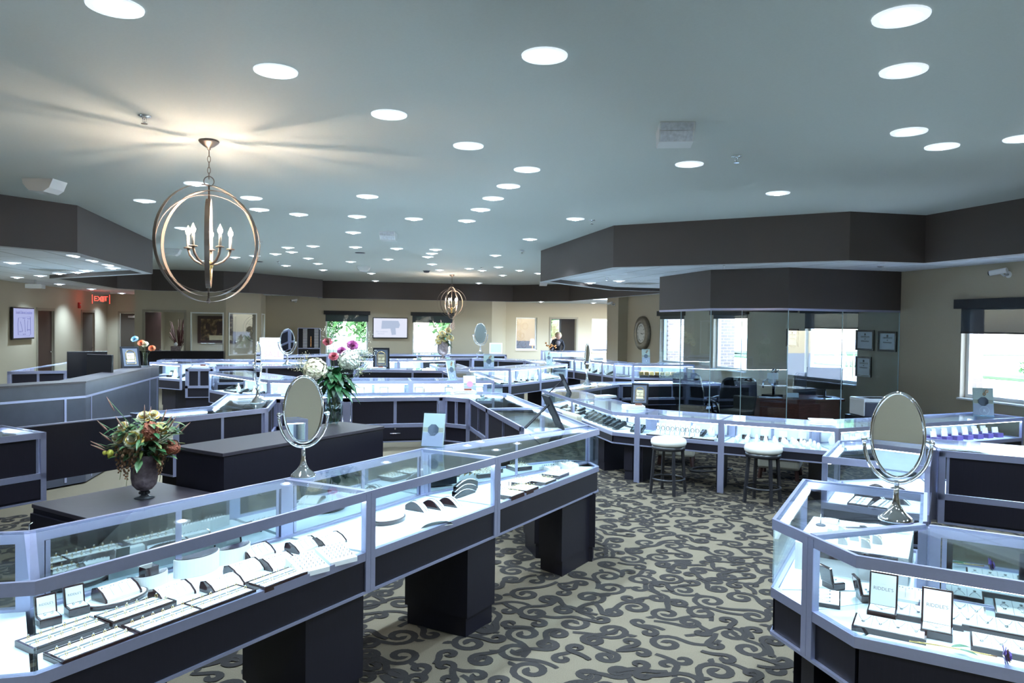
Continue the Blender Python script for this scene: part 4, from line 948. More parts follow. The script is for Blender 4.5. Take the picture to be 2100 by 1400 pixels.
# ------------------------------------------------------------------ table mirrors
M['beige'] = mat('beige_upholstery', (.36, .34, .28), .8, noise=.1, nscale=60)
def table_mirror(x, y, z, rz, label, s=1.0, tilt=0.0):
    T = thing('table_mirror', label, 'mirror', (x, y, z), rz)
    obj('base', B().lathe([(.068*s, 0), (.070*s, .006*s), (.062*s, .016*s), (.034*s, .040*s), (.018*s, .065*s), (.011*s, .10*s), (.010*s, .16*s)], 36), 'chrome', T)
    yk = B(); pts = []
    for k in range(25):
        a = PI+PI*k/24; pts.append((.128*s*math.cos(a), 0, .335*s+.175*s*math.sin(a)))
    yk.tube(pts, .008*s, 10); yk.lathe([(.012*s, .155*s), (.012*s, .17*s)], 14)
    for k in (-1, 1): yk.ball((k*.128*s, 0, .340*s), .013*s, 1, 12, 8); yk.tube([(k*.128*s, 0, .340*s), (k*.102*s, 0, .345*s)], .006*s, 8)
    obj('yoke', yk, 'chrome', T)
    hd = obj('oval_frame', B().tube([(.101*s*math.cos(2*PI*k/48), 0, .180*s*math.sin(2*PI*k/48)) for k in range(48)], .0075*s, 10, True), 'chrome', T)
    hd.location = (0, 0, .365*s); hd.rotation_euler = (tilt, 0, 0)
    obj('mirror_glass', B().lathe([(.098*s, -.003*s), (.098*s, .003*s)], 56, (0, 0, 0), Matrix.Diagonal((1, 1, 1, 1)) @ Matrix.Rotation(PI/2, 4, 'X'), 1, 1.80), 'mirror', hd)
    return T
RXm = Matrix.Rotation(PI/2, 4, 'X')
table_mirror(-.12, 4.14, HT, math.radians(7), 'chrome oval table mirror standing on the long foreground case, left of the glass vase', 1.0, math.radians(-2))
table_mirror(2.44, 2.71, HT, math.radians(-37), 'chrome oval table mirror standing on the right foreground island, largest in view', 1.03, math.radians(-2))
table_mirror(-.69, 8.0, HT, math.radians(82), 'chrome table mirror seen edge-on, on the short corner case left of centre', 1.15, 0)
table_mirror(-.75, 15.0, HT, math.radians(4), 'round looking table mirror on the far left case, beside the sale sign', 1.3, .1)
table_mirror(4.2, 20.3, HT, math.radians(-10), 'small oval table mirror on the far case under the back wall', 1.6, -.1)
table_mirror(4.5, 12.35, HS, math.radians(55), 'tall thin table mirror on the low case arm, left of the wall clock', 1.35, 0)

# ------------------------------------------------------------------ brochures, picture easels, paper stacks
M['sage'] = mat('brochure_sage', (.48, .53, .52), .45); M['slate'] = mat('brochure_slate', (.10, .12, .17), .5); M['lilac'] = mat('brochure_lilac', (.34, .35, .48), .45); M['rosegold'] = mat('copper_ring', (.65, .30, .12), .25, .9)
M['pink'] = mat('sale_pink', (.62, .25, .42), .5); M['cert'] = mat('certificate_cream', (.62, .55, .36), .5)
def brochure(x, y, z, rz, w, h, label, name='brochure_stand', style=0, d=.05):
    T = thing(name, label, 'brochure stand', (x, y, z), rz); t = math.radians(-14)
    R_ = lambda o: setattr(o, 'rotation_euler', (t, 0, 0))
    R_(obj('acrylic_holder', B().box((0, -.008, h*.52), (w+.012, .003, h*1.02)).box((0, .03, h*.25), (w+.012, .003, h*.5)).box((0, .01, .004), (w+.012, .045, .004)), 'glass', T))
    obj('holder_foot', B().box((0, .02, .003), (w*1.05, .12, .004)), 'glass', T)
    p = obj('brochure', B().box((0, .006, h*.5), (w, .018, h*.96)), 'sage' if style < 2 else 'paper', T); R_(p)
    a = B(); a.box((0, -.0038, h*.22), (w, .0015, h*.40)); obj('lower_panel', a, 'lilac', p); a = B().box((-w*.36, -.0035, h*.5), (w*.24, .001, h*.13)).box((w*.36, -.0035, h*.5), (w*.24, .001, h*.13)); obj('photo_strip', a, 'beige', p)
    a = B(); a.lathe([(w*.27, .004), (w*.27, .0065)], 8, (0, 0, h*.50), Matrix.Rotation(PI/8, 4, 'Y') @ RXm); obj('badge', a, 'slate' if style != 2 else 'pink', p)
    if w > .15:
        a = B()
        for k, (u, v_) in enumerate([(.18, .86), (.06, .76)]): a.tube([(w*u+.014*math.cos(2*PI*j/12), -.006, h*v_+.016*math.sin(2*PI*j/12)) for j in range(12)], .004, 6, True)
        obj('copper_rings', a, 'rosegold', p)
        a = B()
        for r_ in (.05, .054): a.tube([(.01+r_*math.cos(2*PI*j/32), -.0052, h*.18+r_*math.sin(2*PI*j/32)) for j in range(32)], .0006, 4, True)
        for k in range(5):
            a.tube([(-w*.4+.03*k+.012*math.cos(j*.5), -.0052, h*.8+.02*math.sin(j*.5+k)+.004*j) for j in range(10)], .0008, 4)
        obj('ornament', a, 'paper', p)
        text_part('lettering', 'R', .05, 'paper', p, (.01, -.0052, h*.18), (PI/2, 0, 0))
    return T
brochure(.70, 4.97, HT, math.radians(-26), .150, .235, 'sage green brochure in a clear stand on the long foreground case, centre')
brochure(1.70, 8.80, HT, 0, .15, .22, 'pale blank certificate card behind a stack of papers, on the centre case', style=2)
brochure(1.86, 11.0, HT, math.radians(40), .17, .30, 'brochure in a clear stand, seen at an angle on the centre ring case')
brochure(3.05, 13.9, HT, math.radians(-8), .20, .26, 'rose brochure in a clear stand on the octagonal ring case')
brochure(4.62, 15.0, HT, math.radians(25), .16, .30, 'leaning white leaflet stand on the right part of the octagonal ring')
brochure(7.02, 15.38, HT, math.radians(-15), .18, .34, 'black and white photo brochure on the case below the wall clock')
brochure(7.95, 7.42, HS, math.radians(-35), .22, .36, 'tall magazine page in a clear stand at the window wall, above the ring boxes')
T = thing('sale_sign', 'large white and pink sale sign on the far left case', 'sign', (-1.18, 17.0, HT), math.radians(5))
obj('board', B().box((0, 0, .25), (.50, .02, .48)), 'paper', T); text_part('lettering', 'STORE\nCOMPLETE', .09, 'pink', T, (0, -.012, .33), (PI/2, 0, 0)); text_part('lettering', 'SALE', .17, 'pink', T, (.02, -.012, .12), (PI/2, 0, 0))
T = thing('photo_display', 'small photo board on the far case beside the alcove window', 'sign', (5.0-.35, 20.3, HT), math.radians(-8)); obj('board', B().box((0, 0, .17), (.36, .05, .30)), 'paper', T)
obj('photo', B().box((0, -.027, .17), (.3, .004, .24)), 'sage', T)
M['matte_black'] = mat('matte_black_card', (.012, .013, .018), .7, spec=.2)
def easel(x, y, z, rz, s, label, art=None, lean=-.35):
    """picture frame leaning on its strut; the picture faces -Y local"""
    T = thing('picture_easel', label, 'picture frame', (x, y, z), rz); w, h = .20*s, .26*s
    f = B(); fw = .022*s
    for u in (-w/2+fw/2, w/2-fw/2): f.box((u, 0, h/2), (fw, .014*s, h))
    for v_ in (fw/2, h-fw/2): f.box((0, 0, v_), (w-2*fw, .014*s, fw))
    o = obj('frame', f, 'matte_black', T, bevel=.002); o.rotation_euler = (lean, 0, 0)
    o2 = obj('backboard', B().box((0, .003, h/2), (w-2*fw+.004, .006, h-2*fw+.004)), 'matte_black', T); o2.rotation_euler = (lean, 0, 0)
    o3 = obj('certificate_sheet', B().box((0, -.003, h/2), (w-2*fw, .004, h-2*fw)), 'slate', T); o3.rotation_euler = (lean, 0, 0)
    a = B(); pts = [(-w*.25, h*.18)]+[(w*.25*math.cos(PI-PI*j/12), h*.62+w*.25*math.sin(PI*j/12)) for j in range(13)]+[(w*.25, h*.18)]
    a.tube([(p, -.007, q) for p, q in pts], .004*s, 6, True); obj('gold_arch', a, 'gold', o3); obj('cream_panel', B().box((0, -.0058, h*.48), (w*.40, .001, h*.42)), 'cert', o3)
    text_part('lettering', 'Award\nof\nExcellence', .022*s, 'black', o3, (0, -.0068, h*.48), (PI/2, 0, 0))
    py = -math.sin(lean)*h*.72; pz = math.cos(lean)*h*.72
    obj('strut', B().beam((0, py+.008, pz), (0, .26*s, .004), .05*s, .006), 'matte_black', T)
    return T
easel(1.86, 5.72, HT, math.radians(88), 1.15, 'black picture easel seen from behind at the right end of the long foreground case', lean=-.45)
easel(3.72, 11.0, HS, math.radians(86), 1.25, 'smaller black picture easel seen from behind on the low case arm', lean=-.45)
easel(4.12, 9.22, HS, math.radians(-28), 1.15, 'black framed arch certificate leaning on the low case behind the left bar stool', lean=-.38)
easel(-2.82, 12.0, 1.186, math.radians(28), 1.30, 'dark framed arch certificate leaning on the reception counter', lean=-.4)
easel(.98, 13.72, HT, math.radians(0), 1.5, 'framed certificate partly hidden behind the hydrangea bouquet', lean=-.2)
def stack(x, y, z, n, label, rz=0, brown=True, w=.27, d=.2, t=.018):
    for k in range(n):
        o = tag(obj('folded_cloth_pad', B().box((0, 0, t/2), (w, d, t*.86)), 'paper', bevel=.006), label + (', topmost' if k == n-1 else (', lowest' if k == 0 else ', in the middle')), 'pad', 'pads stacked on the cases')
        o.location = (x+rnd.uniform(-.008, .008), y+rnd.uniform(-.008, .008), z+k*t); o.rotation_euler = (0, 0, rz+rnd.uniform(-.08, .08))
    if brown:
        o = tag(obj('loupe_case', B().box((0, 0, .011), (.09, .035, .022)), 'redwood', bevel=.005), 'small brown case on the ' + label.replace('white pad in the stack', 'stack').replace('white pad', 'pad'), 'case'); o.location = (x+.05, y-.03, z+n*t); o.rotation_euler = (0, 0, rz)
stack(3.82, 8.72, HS, 3, 'white pad in the stack below the arch certificate', math.radians(-10)); stack(5.36, 7.06, HS, 3, 'white pad in the stack right of the right bar stool', math.radians(-30), False)
stack(4.02, 10.2, HS, 2, 'white pad in the stack on the low case arm', .3, False); stack(1.58, 8.62, HT, 3, 'white pad in the stack in front of the pale card, centre', 0)
stack(-.82, 8.35, HT, 2, 'white pad under the edge-on table mirror', .4, False); stack(-2.2, 14.15, HT, 2, 'white pad on the dark end cabinet', 0, True); stack(.9, 13.55, HT, 2, 'white pad on the far side of the centre ring', .1, True)
stack(6.45, 17.0, HT, 3, 'white pad in the stack on the case near the person', .1, False); stack(3.2, 20.3, HT, 1, 'white pad on the far case under the right back window', 0, False); stack(-4.5, 15.6, HT, 3, 'white pad on the case behind the reception computers', .1, True)

# ------------------------------------------------------------------ bar stools and upholstered chairs
M['stoolblack'] = mat('stool_black', (.016, .016, .02), .3)
def bar_stool(x, y, rz, label):
    T = thing('bar_stool', label, 'stool', (x, y, 0), rz)
    obj('cushion', B().lathe([(.0, .545), (.175, .545), (.196, .56), (.202, .585), (.198, .61), (.180, .628), (.14, .637), (0, .640)], 40), 'cream', T)
    obj('seat_ring', B().lathe([(.17, .500), (.185, .500), (.188, .544), (.17, .544)], 36), 'stoolblack', T)
    for k in range(4):
        a = PI/4+PI/2*k; ca, sa = math.cos(a), math.sin(a)
        obj('leg', B().beam((ca*.205, sa*.205, 0), (ca*.165, sa*.165, .51), .030, .030), 'stoolblack', T)
    obj('footrest_ring', B().tube([(.185*math.cos(2*PI*k/40), .185*math.sin(2*PI*k/40), .17) for k in range(40)], .0115, 8, True), 'stoolblack', T)
    return T
s0 = bar_stool(3.80, 7.68, math.radians(38), 'black bar stool with a round cream seat, left one at the low case')
dup(s0, (4.62, 7.06, 0), math.radians(38), 'black bar stool with a round cream seat, right one at the low case')
def parson(x, y, rz, label):
    T = thing('upholstered_chair', label, 'chair', (x, y, 0), rz)
    obj('seat', B().box((0, 0, .30), (.50, .50, .34)), 'beige', T, bevel=.03); obj('backrest', B().box((0, .23, .48), (.50, .09, .44)), 'beige', T, bevel=.03)
    for sx in (-1, 1):
        for sy in (-1, 1): obj('leg', B().beam((sx*.21, sy*.21, .13), (sx*.225, sy*.225, 0), .035), 'dkdoor', T)
    return T
parson(3.05, 9.55, math.radians(-85), 'beige upholstered chair partly hidden behind the end of the foreground case'); parson(4.75, 9.35, math.radians(150), 'beige upholstered chair behind the left bar stool'); parson(5.65, 8.25, math.radians(140), 'beige upholstered chair behind the right bar stool')
tag(obj('cable_coil', B().tube([(4.95+.32*math.cos(k*.35)*(1-k*.004), 8.75+.14*math.sin(k*.35), .012+.0004*k) for k in range(46)], .010, 6), 'stoolblack'), 'black cable coiled on the carpet between the two bar stools', 'cable')

# ------------------------------------------------------------------ flowers
M['lf'] = mat('leaf_green', (.06, .13, .05), .5, noise=.3, nscale=30); M['lf2'] = mat('leaf_olive', (.16, .20, .05), .5, noise=.3, nscale=30); M['lf3'] = mat('leaf_deep', (.02, .09, .03), .4)
M['petal_cream'] = mat('petal_cream', (.78, .74, .55), .6, noise=.2, nscale=40); M['petal_white'] = mat('petal_white', (.72, .76, .66), .6); M['petal_gold'] = mat('petal_gold', (.72, .50, .14), .6)
M['rust'] = mat('rust_floret', (.30, .085, .045), .7, noise=.4, nscale=60); M['seedhead'] = mat('seedhead_brown', (.30, .16, .12), .8, noise=.4, nscale=80); M['pod'] = mat('hop_brown', (.36, .20, .11), .7, noise=.3, nscale=50)
M['rose_mauve'] = mat('rose_mauve', (.52, .16, .38), .5); M['rose_pink'] = mat('rose_pink', (.58, .16, .20), .5); M['yellowbud'] = mat('yellow_bud', (.55, .52, .08), .5); M['orange'] = mat('orange_gerbera', (.75, .25, .12), .5); M['bluef'] = mat('blue_gerbera', (.3, .5, .62), .5)
FR = random.Random(11)
def basis(d):
    d = V(*d).normalized(); return d.to_track_quat('Z', 'Y').to_matrix()
def petal(b, m_, o, a, r0, r1, w, lift, curl):
    """a petal from radius r0 to r1 in direction a, lifting along local z"""
    ca, sa = math.cos(a), math.sin(a); u = V(ca, sa, 0); v_ = V(-sa, ca, 0); row = []
    for t, ww in ((0, .35), (.4, .9), (.8, 1.0), (1, .55)):
        r_ = r0+(r1-r0)*t; z = lift*t-curl*t*t; c = u*r_+V(0, 0, z)
        row.append((b.bm.verts.new(o+m_ @ (c-v_*w*ww/2+V(0, 0, .12*w))), b.bm.verts.new(o+m_ @ c), b.bm.verts.new(o+m_ @ (c+v_*w*ww/2+V(0, 0, .12*w)))))
    for p, q in zip(row, row[1:]): b._f([p[0], p[1], q[1], q[0]]); b._f([p[1], p[2], q[2], q[1]])
def peony(o, d, R, mc='petal_cream', me='petal_gold', parent=None, name='bloom'):
    b = B(); m_ = basis(d); o = V(*o)
    for ring, n, r1, lift, curl in ((0, 7, 1.0, .35, .25), (1, 8, .85, .55, .2), (2, 8, .66, .70, .15), (3, 7, .46, .78, .1), (4, 5, .28, .82, .05)):
        b.mi = 1 if ring in (0, 2) and me else 0
        for k in range(n):
            if ring == 0 and k % 3: b.mi = 0
            elif me and ring == 0: b.mi = 1
            petal(b, m_, o, 2*PI*(k+ring*.4)/n+FR.uniform(-.1, .1), R*.05, R*r1, R*.85*(1-.1*ring), R*lift, R*curl)
    return obj(name, b, [mc, me or mc], parent)
def hydrangea(o, R, n, mk, parent, name='bloom', fl=.2):
    b = B(); o = V(*o)
    b.ball(o, R*.62, 1, 10, 8)
    for k in range(n):
        t = (k+.5)/n; ph = math.acos(1-2*t*.86); th = k*2.39996; d = V(math.sin(ph)*math.cos(th), math.sin(ph)*math.sin(th), math.cos(ph)); c = o+d*R*FR.uniform(.78, 1.12); m_ = basis(d); s_ = R*fl*FR.uniform(.8, 1.2); a0 = FR.uniform(0, 2)
        for j in range(4):
            a = a0+PI/2*j; e = m_ @ V(math.cos(a), math.sin(a), .2)*s_; f = m_ @ V(-math.sin(a), math.cos(a), .0)*s_*.55
            b.quad(c, c+e*.55+f, c+e*1.1, c+e*.55-f)
    return obj(name, b, mk, parent)
def leaf(b, p, d, L, W, droop=.3):
    p = V(*p); d = V(*d).normalized(); s_ = d.cross(V(0, 0, 1)); s_ = s_.normalized() if s_.length > .01 else V(1, 0, 0); up = s_.cross(d); row = []
    for t, w in ((0, .08), (.25, .75), (.55, 1), (.8, .65), (1, .02)):
        c = p+d*L*t-V(0, 0, 1)*L*droop*t*t; row.append((b.bm.verts.new(c-s_*W*w/2+up*W*.12*w), b.bm.verts.new(c), b.bm.verts.new(c+s_*W*w/2+up*W*.12*w)))
    for q, r_ in zip(row, row[1:]): b._f([q[0], q[1], r_[1], r_[0]]); b._f([q[1], q[2], r_[2], r_[1]])
def stemf(base, tip, label, cat='flower', name='flower_stem', group=None, r=.0022, mk='lf'):
    T = thing(name, label, cat, base, 0, group); L = V(*tip)-V(*base)
    obj('stem', B().tube([(0, 0, 0), (L.x*.35, L.y*.35, L.z*.6), tuple(L)], r, 5), mk, T); return T, L
# --- orange bouquet in a mercury glass goblet
bx, by, bz = -1.10, 4.99, .79
M['mercury'] = mat('mottled_mercury_glass', (.24, .19, .20), .25, .25, noise=1.0, nscale=34, bump=.8)
vz = thing('goblet_vase', 'mottled mercury glass goblet vase on the low dark cabinet', 'vase', (bx, by, bz))
obj('foot', B().lathe([(.058, 0), (.060, .004), (.03, .012), (.016, .022), (.016, .03)], 32), 'glassy', vz) if 'glassy' in M else None
M['smoke'] = mat('smoky_glass', (.06, .065, .075), .06, .3)
obj('foot', B().lathe([(.058, 0), (.060, .004), (.03, .012), (.016, .022), (.022, .034), (.016, .046)], 32), 'smoke', vz)
for k in range(9): 
    a = 2*PI*k/9; kb = B().ball((.024*math.cos(a), .024*math.sin(a), .034), .011, 1, 8, 6); 
    if k == 0: beads = B()
    beads.ball((.024*math.cos(a), .024*math.sin(a), .034), .010, 1, 8, 6)
    kb.bm.free()
obj('beaded_collar', beads, 'smoke', vz)
obj('bowl', B().lathe([(.014, .045), (.045, .055), (.070, .085), (.078, .13), (.076, .19), (.079, .268), (.083, .275), (.079, .277), (.073, .26), (.070, .15), (.03, .07)], 40), 'mercury', vz)
top = V(bx, by, bz+.27)
# camera-right and camera-away directions in plan
ur = V(math.cos(.16), -math.sin(-.0)*0-.0, 0); cr = V(.98, .20, 0).normalized(); ca_ = V(-.20, .98, 0)
cr = V(.976, .216, 0); ca_ = V(-.216, .976, 0)
def bp(u, v_, w=0): return top+cr*u+V(0, 0, v_)-ca_*w       # u right, v up, w toward the camera
for u, v_, w, R, lb in ((-.055, .115, .11, .062, 'largest cream peony with yellow edges, front of the orange bouquet'), (.085, .165, .075, .048, 'cream peony at the right of the rust hydrangea, orange bouquet'), (-.135, .125, .05, .046, 'cream and yellow peony at the left of the orange bouquet'), (.0, .235, .02, .045, 'cream peony at the top centre of the orange bouquet'), (.05, .245, .03, .040, 'half open cream flower at the very top of the orange bouquet'), (-.115, .185, .04, .036, 'small cream flower at the upper left of the orange bouquet')):
    tip = bp(u, v_, w); T, L = stemf(tuple(top-V(0, 0, .08)), tuple(tip), lb, name='peony'); peony(L, (tip-top+V(0, -.16, .0)).normalized(), R, parent=T)
for u, v_, w, R, n, lb in ((.03, .15, .08, .062, 150, 'large rust coloured hydrangea in the middle of the orange bouquet'), (.15, .04, .05, .050, 110, 'rust coloured hydrangea low at the right of the orange bouquet')):
    tip = bp(u, v_, w); T, L = stemf(tuple(top-V(0, 0, .08)), tuple(tip), lb, name='hydrangea'); hydrangea(L, R, n*2, 'rust', T, fl=.17)
for k, (u, v_) in enumerate([(-.20, .36), (-.245, .225), (-.23, .16), (-.28, .10), (-.275, .085), (-.15, .25), (.12, .27), (.155, .25), (.17, .235), (.20, .19), (.25, .19), (.0, .31), (.035, .29), (-.10, .22)]):
    tip = bp(u, v_, .03+.04*(k % 3)); T, L = stemf(tuple(top-V(0, 0, .08)), tuple(tip), 'reddish brown grass plume fanning out of the orange bouquet', 'grass plume', 'grass_plume', 'grass plumes in the orange bouquet')
    d = L.normalized(); obj('seed_head', B().tube([tuple(L-d*.085), tuple(L-d*.05), tuple(L-d*.02), tuple(L+d*.015)], .006, 6, rr=[.002, .0055, .0045, .001]), 'seedhead', T)
lfb = thing('foliage', 'green and olive leaves filling the orange bouquet', 'foliage', tuple(top))
for mk, n, s_ in (('lf', 120, 1), ('lf2', 46, .9), ('lf3', 70, .9)):
    b = B()
    for k in range(n):
        a = FR.uniform(0, 2*PI); r_ = FR.uniform(.02, .15); z = FR.uniform(-.01, .20); d = (math.cos(a), math.sin(a), FR.uniform(-.1, .9)); leaf(b, (r_*math.cos(a), r_*math.sin(a), z), d, FR.uniform(.06, .12)*s_, FR.uniform(.02, .045)*s_, FR.uniform(.1, .6))
    for k in range(n//2):
        a = FR.uniform(0, 2*PI); leaf(b, (.02, 0, .02), (math.cos(a), math.sin(a), FR.uniform(.2, 1.4)), FR.uniform(.14, .24)*s_, .012, .25)
    obj('leaf_spray', b, mk, lfb)
for k, (u, w, n, L_) in enumerate([(-.10, .06, 30, .20), (-.135, .03, 26, .16), (-.06, .09, 26, .12), (.085, .07, 34, .18), (.11, .03, 24, .10), (.13, .06, 22, .06)]):
    p = bp(u, .02, w); T = thing('hop_spray', 'drooping spray of brown hops hanging over the goblet vase ' + ('at its left' if u < 0 else 'at its right'), 'hop spray', tuple(p), 0, 'hop sprays ' + ('left' if u < 0 else 'right')); b = B(); s = B()
    s.tube([(0, 0, 0), (.01, 0, -L_*.5), (0, 0, -L_)], .0016, 4)
    for j in range(n):
        t = j/n; a = j*2.4; rr_ = .028*(1-t)+.006; b.ball((rr_*math.cos(a), rr_*math.sin(a), .04-t*L_), .0115*(1-.55*t), 1.25, 7, 5)
    obj('stem', s, 'lf2', T); obj('hops', b, 'pod', T)
for k, (u, v_, R) in enumerate([(-.185, .03, .020), (-.215, .035, .013), (-.19, .012, .011)]):
    p = bp(u, v_, .05); T, L = stemf(tuple(top), tuple(p), ['largest', 'outermost', 'lowest'][k]+' yellow green bud at the far left of the orange bouquet', name='flower_bud'); obj('bud', B().ball(tuple(L), R, 1.2, 12, 8), 'yellowbud', T)
# --- hydrangea and rose bouquet in clear glass
vx, vy, vzz = .06, 6.33, 1.05
M['clear'] = glass_mat('vase_glass', (.86, .95, .95), .08, 1.0); M['water'] = glass_mat('vase_water', (.70, .80, .66), .02, .4)
T = thing('glass_vase', 'tall clear ribbed glass vase of hydrangeas on the tall dark cabinet', 'vase', (vx, vy, vzz))
vb = B(); prof = [(.030, .016), (.052, .03), (.068, .08), (.070, .14), (.062, .22), (.060, .28), (.066, .32), (.074, .335)]
vb.lathe(prof+[(r_-.004, z) for r_, z in prof[::-1]], 28); obj('glass_body', vb, 'clear', T)
fb = B()
for k in range(4): a = PI/4+PI/2*k; fb.ball((.036*math.cos(a), .036*math.sin(a), .012), .012, 1, 8, 6)
obj('glass_feet', fb, 'clear', T); obj('water', B().lathe([(.028, .022), (.050, .034), (.063, .08), (.065, .14), (.062, .16), (.0, .16)], 24), 'water', T)
rb_ = B()
for k in range(10):
    a = 2*PI*k/10; rb_.tube([(r_*math.cos(a), r_*math.sin(a), z) for r_, z in prof], .003, 5)
obj('glass_ribs', rb_, 'clear', T)
vt = V(vx, vy, vzz+.33); c2 = V(.98, .0, 0); a2 = V(0, .98, 0)
def fp(u, v_, w=0): return vt+V(u*.97, u*.24, 0)+V(0, 0, v_)-V(-.0, w, 0)
for u, v_, w, R, n, mk, lb in ((-.155, .13, .06, .092, 190, 'petal_cream', 'large cream hydrangea at the left of the clear vase bouquet'), (.125, .20, .06, .088, 190, 'petal_white', 'large white hydrangea at the right of the clear vase bouquet')):
    T, L = stemf((vx, vy, vzz+.05), tuple(fp(u, v_, w)), lb, name='hydrangea', r=.004); hydrangea(L, R, n*2, mk, T, fl=.14)
for u, v_, w, R, mk, lb in ((.155, .325, .0, .052, 'rose_mauve', 'mauve rose at the top of the clear vase bouquet'), (.065, .28, .03, .042, 'rose_mauve', 'smaller mauve rose below the top one in the clear vase'), (-.055, .355, .0, .042, 'rose_pink', 'pink rose bud standing highest at the left of the clear vase bouquet'), (-.005, .235, .05, .042, 'rose_pink', 'pink rose in the middle of the clear vase bouquet')):
    p = fp(u, v_, w); T, L = stemf((vx+.01, vy, vzz+.05), tuple(p), lb, name='rose', r=.003); peony(L, (u, -.7, .6), R, mk, None, T)
for k, (u, v_) in enumerate([(-.27, .19), (-.23, .22), (-.30, .17), (.24, .23), (.27, .17), (.22, .12), (.25, .30), (.255, .40), (-.05, .44), (-.01, .42), (.08, .42), (.29, .25)]):
    p = fp(u, v_, .02*(k % 3)); T, L = stemf((vx, vy, vzz+.05), tuple(p), 'wispy spray of tiny filler blossoms at the edge of the clear vase bouquet', 'filler spray', 'filler_spray', 'filler sprays in the clear vase bouquet', .0016)
    b = B(); 
    for j in range(60):
        q = L+V(FR.gauss(0, .03), FR.gauss(0, .025), FR.gauss(0, .03)); b.ball(tuple(q), .0035, 1, 5, 4)
    s = B()
    for j in range(8): s.tube([tuple(L*.85), tuple(L+V(FR.gauss(0, .035), FR.gauss(0, .03), FR.gauss(0, .03)))], .0008, 3)
    obj('twigs', s, 'lf', T); obj('blossoms', b, 'petal_white' if k > 6 else 'plume', T)
T = thing('foliage', 'broad deep green leaves below the hydrangeas in the clear vase', 'foliage', tuple(vt)); b = B()
for k in range(120):
    a = FR.uniform(0, 2*PI); d = (math.cos(a), math.sin(a)*.8, FR.uniform(-.5, .9)); leaf(b, (.05*math.cos(a), .04*math.sin(a), FR.uniform(-.03, .12)), d, FR.uniform(.10, .19), FR.uniform(.04, .075), FR.uniform(.2, .7))
obj('leaf_spray', b, 'lf3', T); b = B()
for k in range(16): a = FR.uniform(0, 2*PI); b.tube([(.03*math.cos(a), .03*math.sin(a), -.31), (-.02*math.cos(a), .02*math.sin(a), -.1), (.05*math.cos(a+1), .05*math.sin(a+1), .05)], .003, 5)
obj('stems', b, 'lf2', T)
# --- far dried arrangement, dark goblet on the far ring
T = thing('goblet_vase', 'dark goblet vase of dried cream roses on the far case under the small chandelier', 'vase', (2.72, 17.6, HT)); s = 1.75
obj('bowl', B().lathe([(r_*s, z*s) for r_, z in [(.05, 0), (.05, .004), (.014, .02), (.016, .045), (.045, .055), (.070, .085), (.078, .13), (.076, .20), (.081, .25)]], 24), 'mercury', T)
dt = V(2.72, 17.6, HT+.40)
for k, (u, v_) in enumerate([(-.10, .10), (.02, .08), (.16, .10), (-.04, .2), (.10, .28), (-.14, .02)]):
    p = dt+V(u, -.12, v_); T, L = stemf(tuple(dt-V(0, 0, .1)), tuple(p), 'cream rose in the dark far arrangement, '+['middle left', 'lower middle', 'middle right', 'upper left', 'topmost', 'lowest left'][k], name='rose'); peony(L, (u*.5, -1, .3), .085, parent=T)
T = thing('foliage', 'dark leaves and twigs of the far rose arrangement', 'foliage', tuple(dt)); b = B(); c_ = B()
for k in range(120):
    a = FR.uniform(0, 2*PI); leaf(b, (.1*math.cos(a), .1*math.sin(a), FR.uniform(-.05, .22)), (math.cos(a), math.sin(a), FR.uniform(-.5, .9)), FR.uniform(.08, .18), .06, .4)
for k in range(14): a = FR.uniform(0, 2*PI); c_.tube([(0, 0, .1), (.28*math.cos(a), .28*math.sin(a), .35+.2*FR.random())], .006, 4)
obj('leaf_spray', b, 'lf3', T); obj('twigs', c_, 'seedhead', T)
# --- reception gerberas
T = thing('bud_vase', 'slim clear vase with orange and blue daisies on the reception counter', 'vase', (-2.70, 12.3, 1.186)); obj('glass_body', B().lathe([(.03, 0), (.035, .01), (.03, .2), (.032, .22)], 20), 'clear', T)
for k, (u, v_, mk, nm) in enumerate([(-.14, .42, 'bluef', 'pale blue'), (-.05, .36, 'orange', 'coral'), (.0, .34, 'petal_cream', 'cream'), (.10, .28, 'orange', 'orange')]):
    T, L = stemf((-2.70, 12.3, 1.21), (-2.70+u, 12.27, 1.186+v_), nm+' daisy in the slim vase on the reception counter', name='daisy', mk='lf2'); peony(L, (u, -.6, .5), .055, mk, None, T)
# reception computers and papers
monitor(-3.3, 11.6, .765+.17, math.radians(20), .5, .38, 'black computer monitor facing right behind the reception counter'); monitor(-2.98, 11.1, .765+.17, math.radians(145), .46, .36, 'back of a black computer monitor behind the reception counter')
monitor(-4.15, 8.3, 1.10, math.radians(200), .5, .40, 'dark monitor back cut off by the left edge of the photo')
for x, y in ((-3.3, 11.6), (-2.98, 11.1), (-4.15, 8.3)): tag(obj('monitor_riser', B().box((x, y, (.765+(.935 if y > 9 else 1.10))/2), (.26, .22, (.17 if y > 9 else .335))), 'black'), 'dark riser box under the reception monitor '+('by the counter bend' if y < 9 else 'facing right' if x < -3.1 else 'seen from behind'), 'riser')
T = thing('telephone', 'black desk telephone behind the reception counter', 'telephone', (-3.35, 10.4, .765), .4); obj('base', B().box((0, 0, .03), (.2, .2, .05)), 'black', T); obj('handset', B().box((-.06, 0, .075), (.05, .2, .03)), 'black', T, bevel=.01)
T = thing('tissue_box', 'patterned tissue box on the far ledge under the dried plant', 'tissue box', (-4.35, 23.6, 1.0)); obj('box', B().box((0, 0, .07), (.26, .14, .14)), 'mercury', T); obj('tissue', B().lathe([(.03, .14), (.06, .2), (.01, .26)], 7), 'paper', T)
tag(obj('ledge_shelf', B().box((-4.3, 23.6, .5), (2.6, .3, 1.0)), 'wood'), 'dark ledge cabinet below the interior door opening at left', 'cabinet')
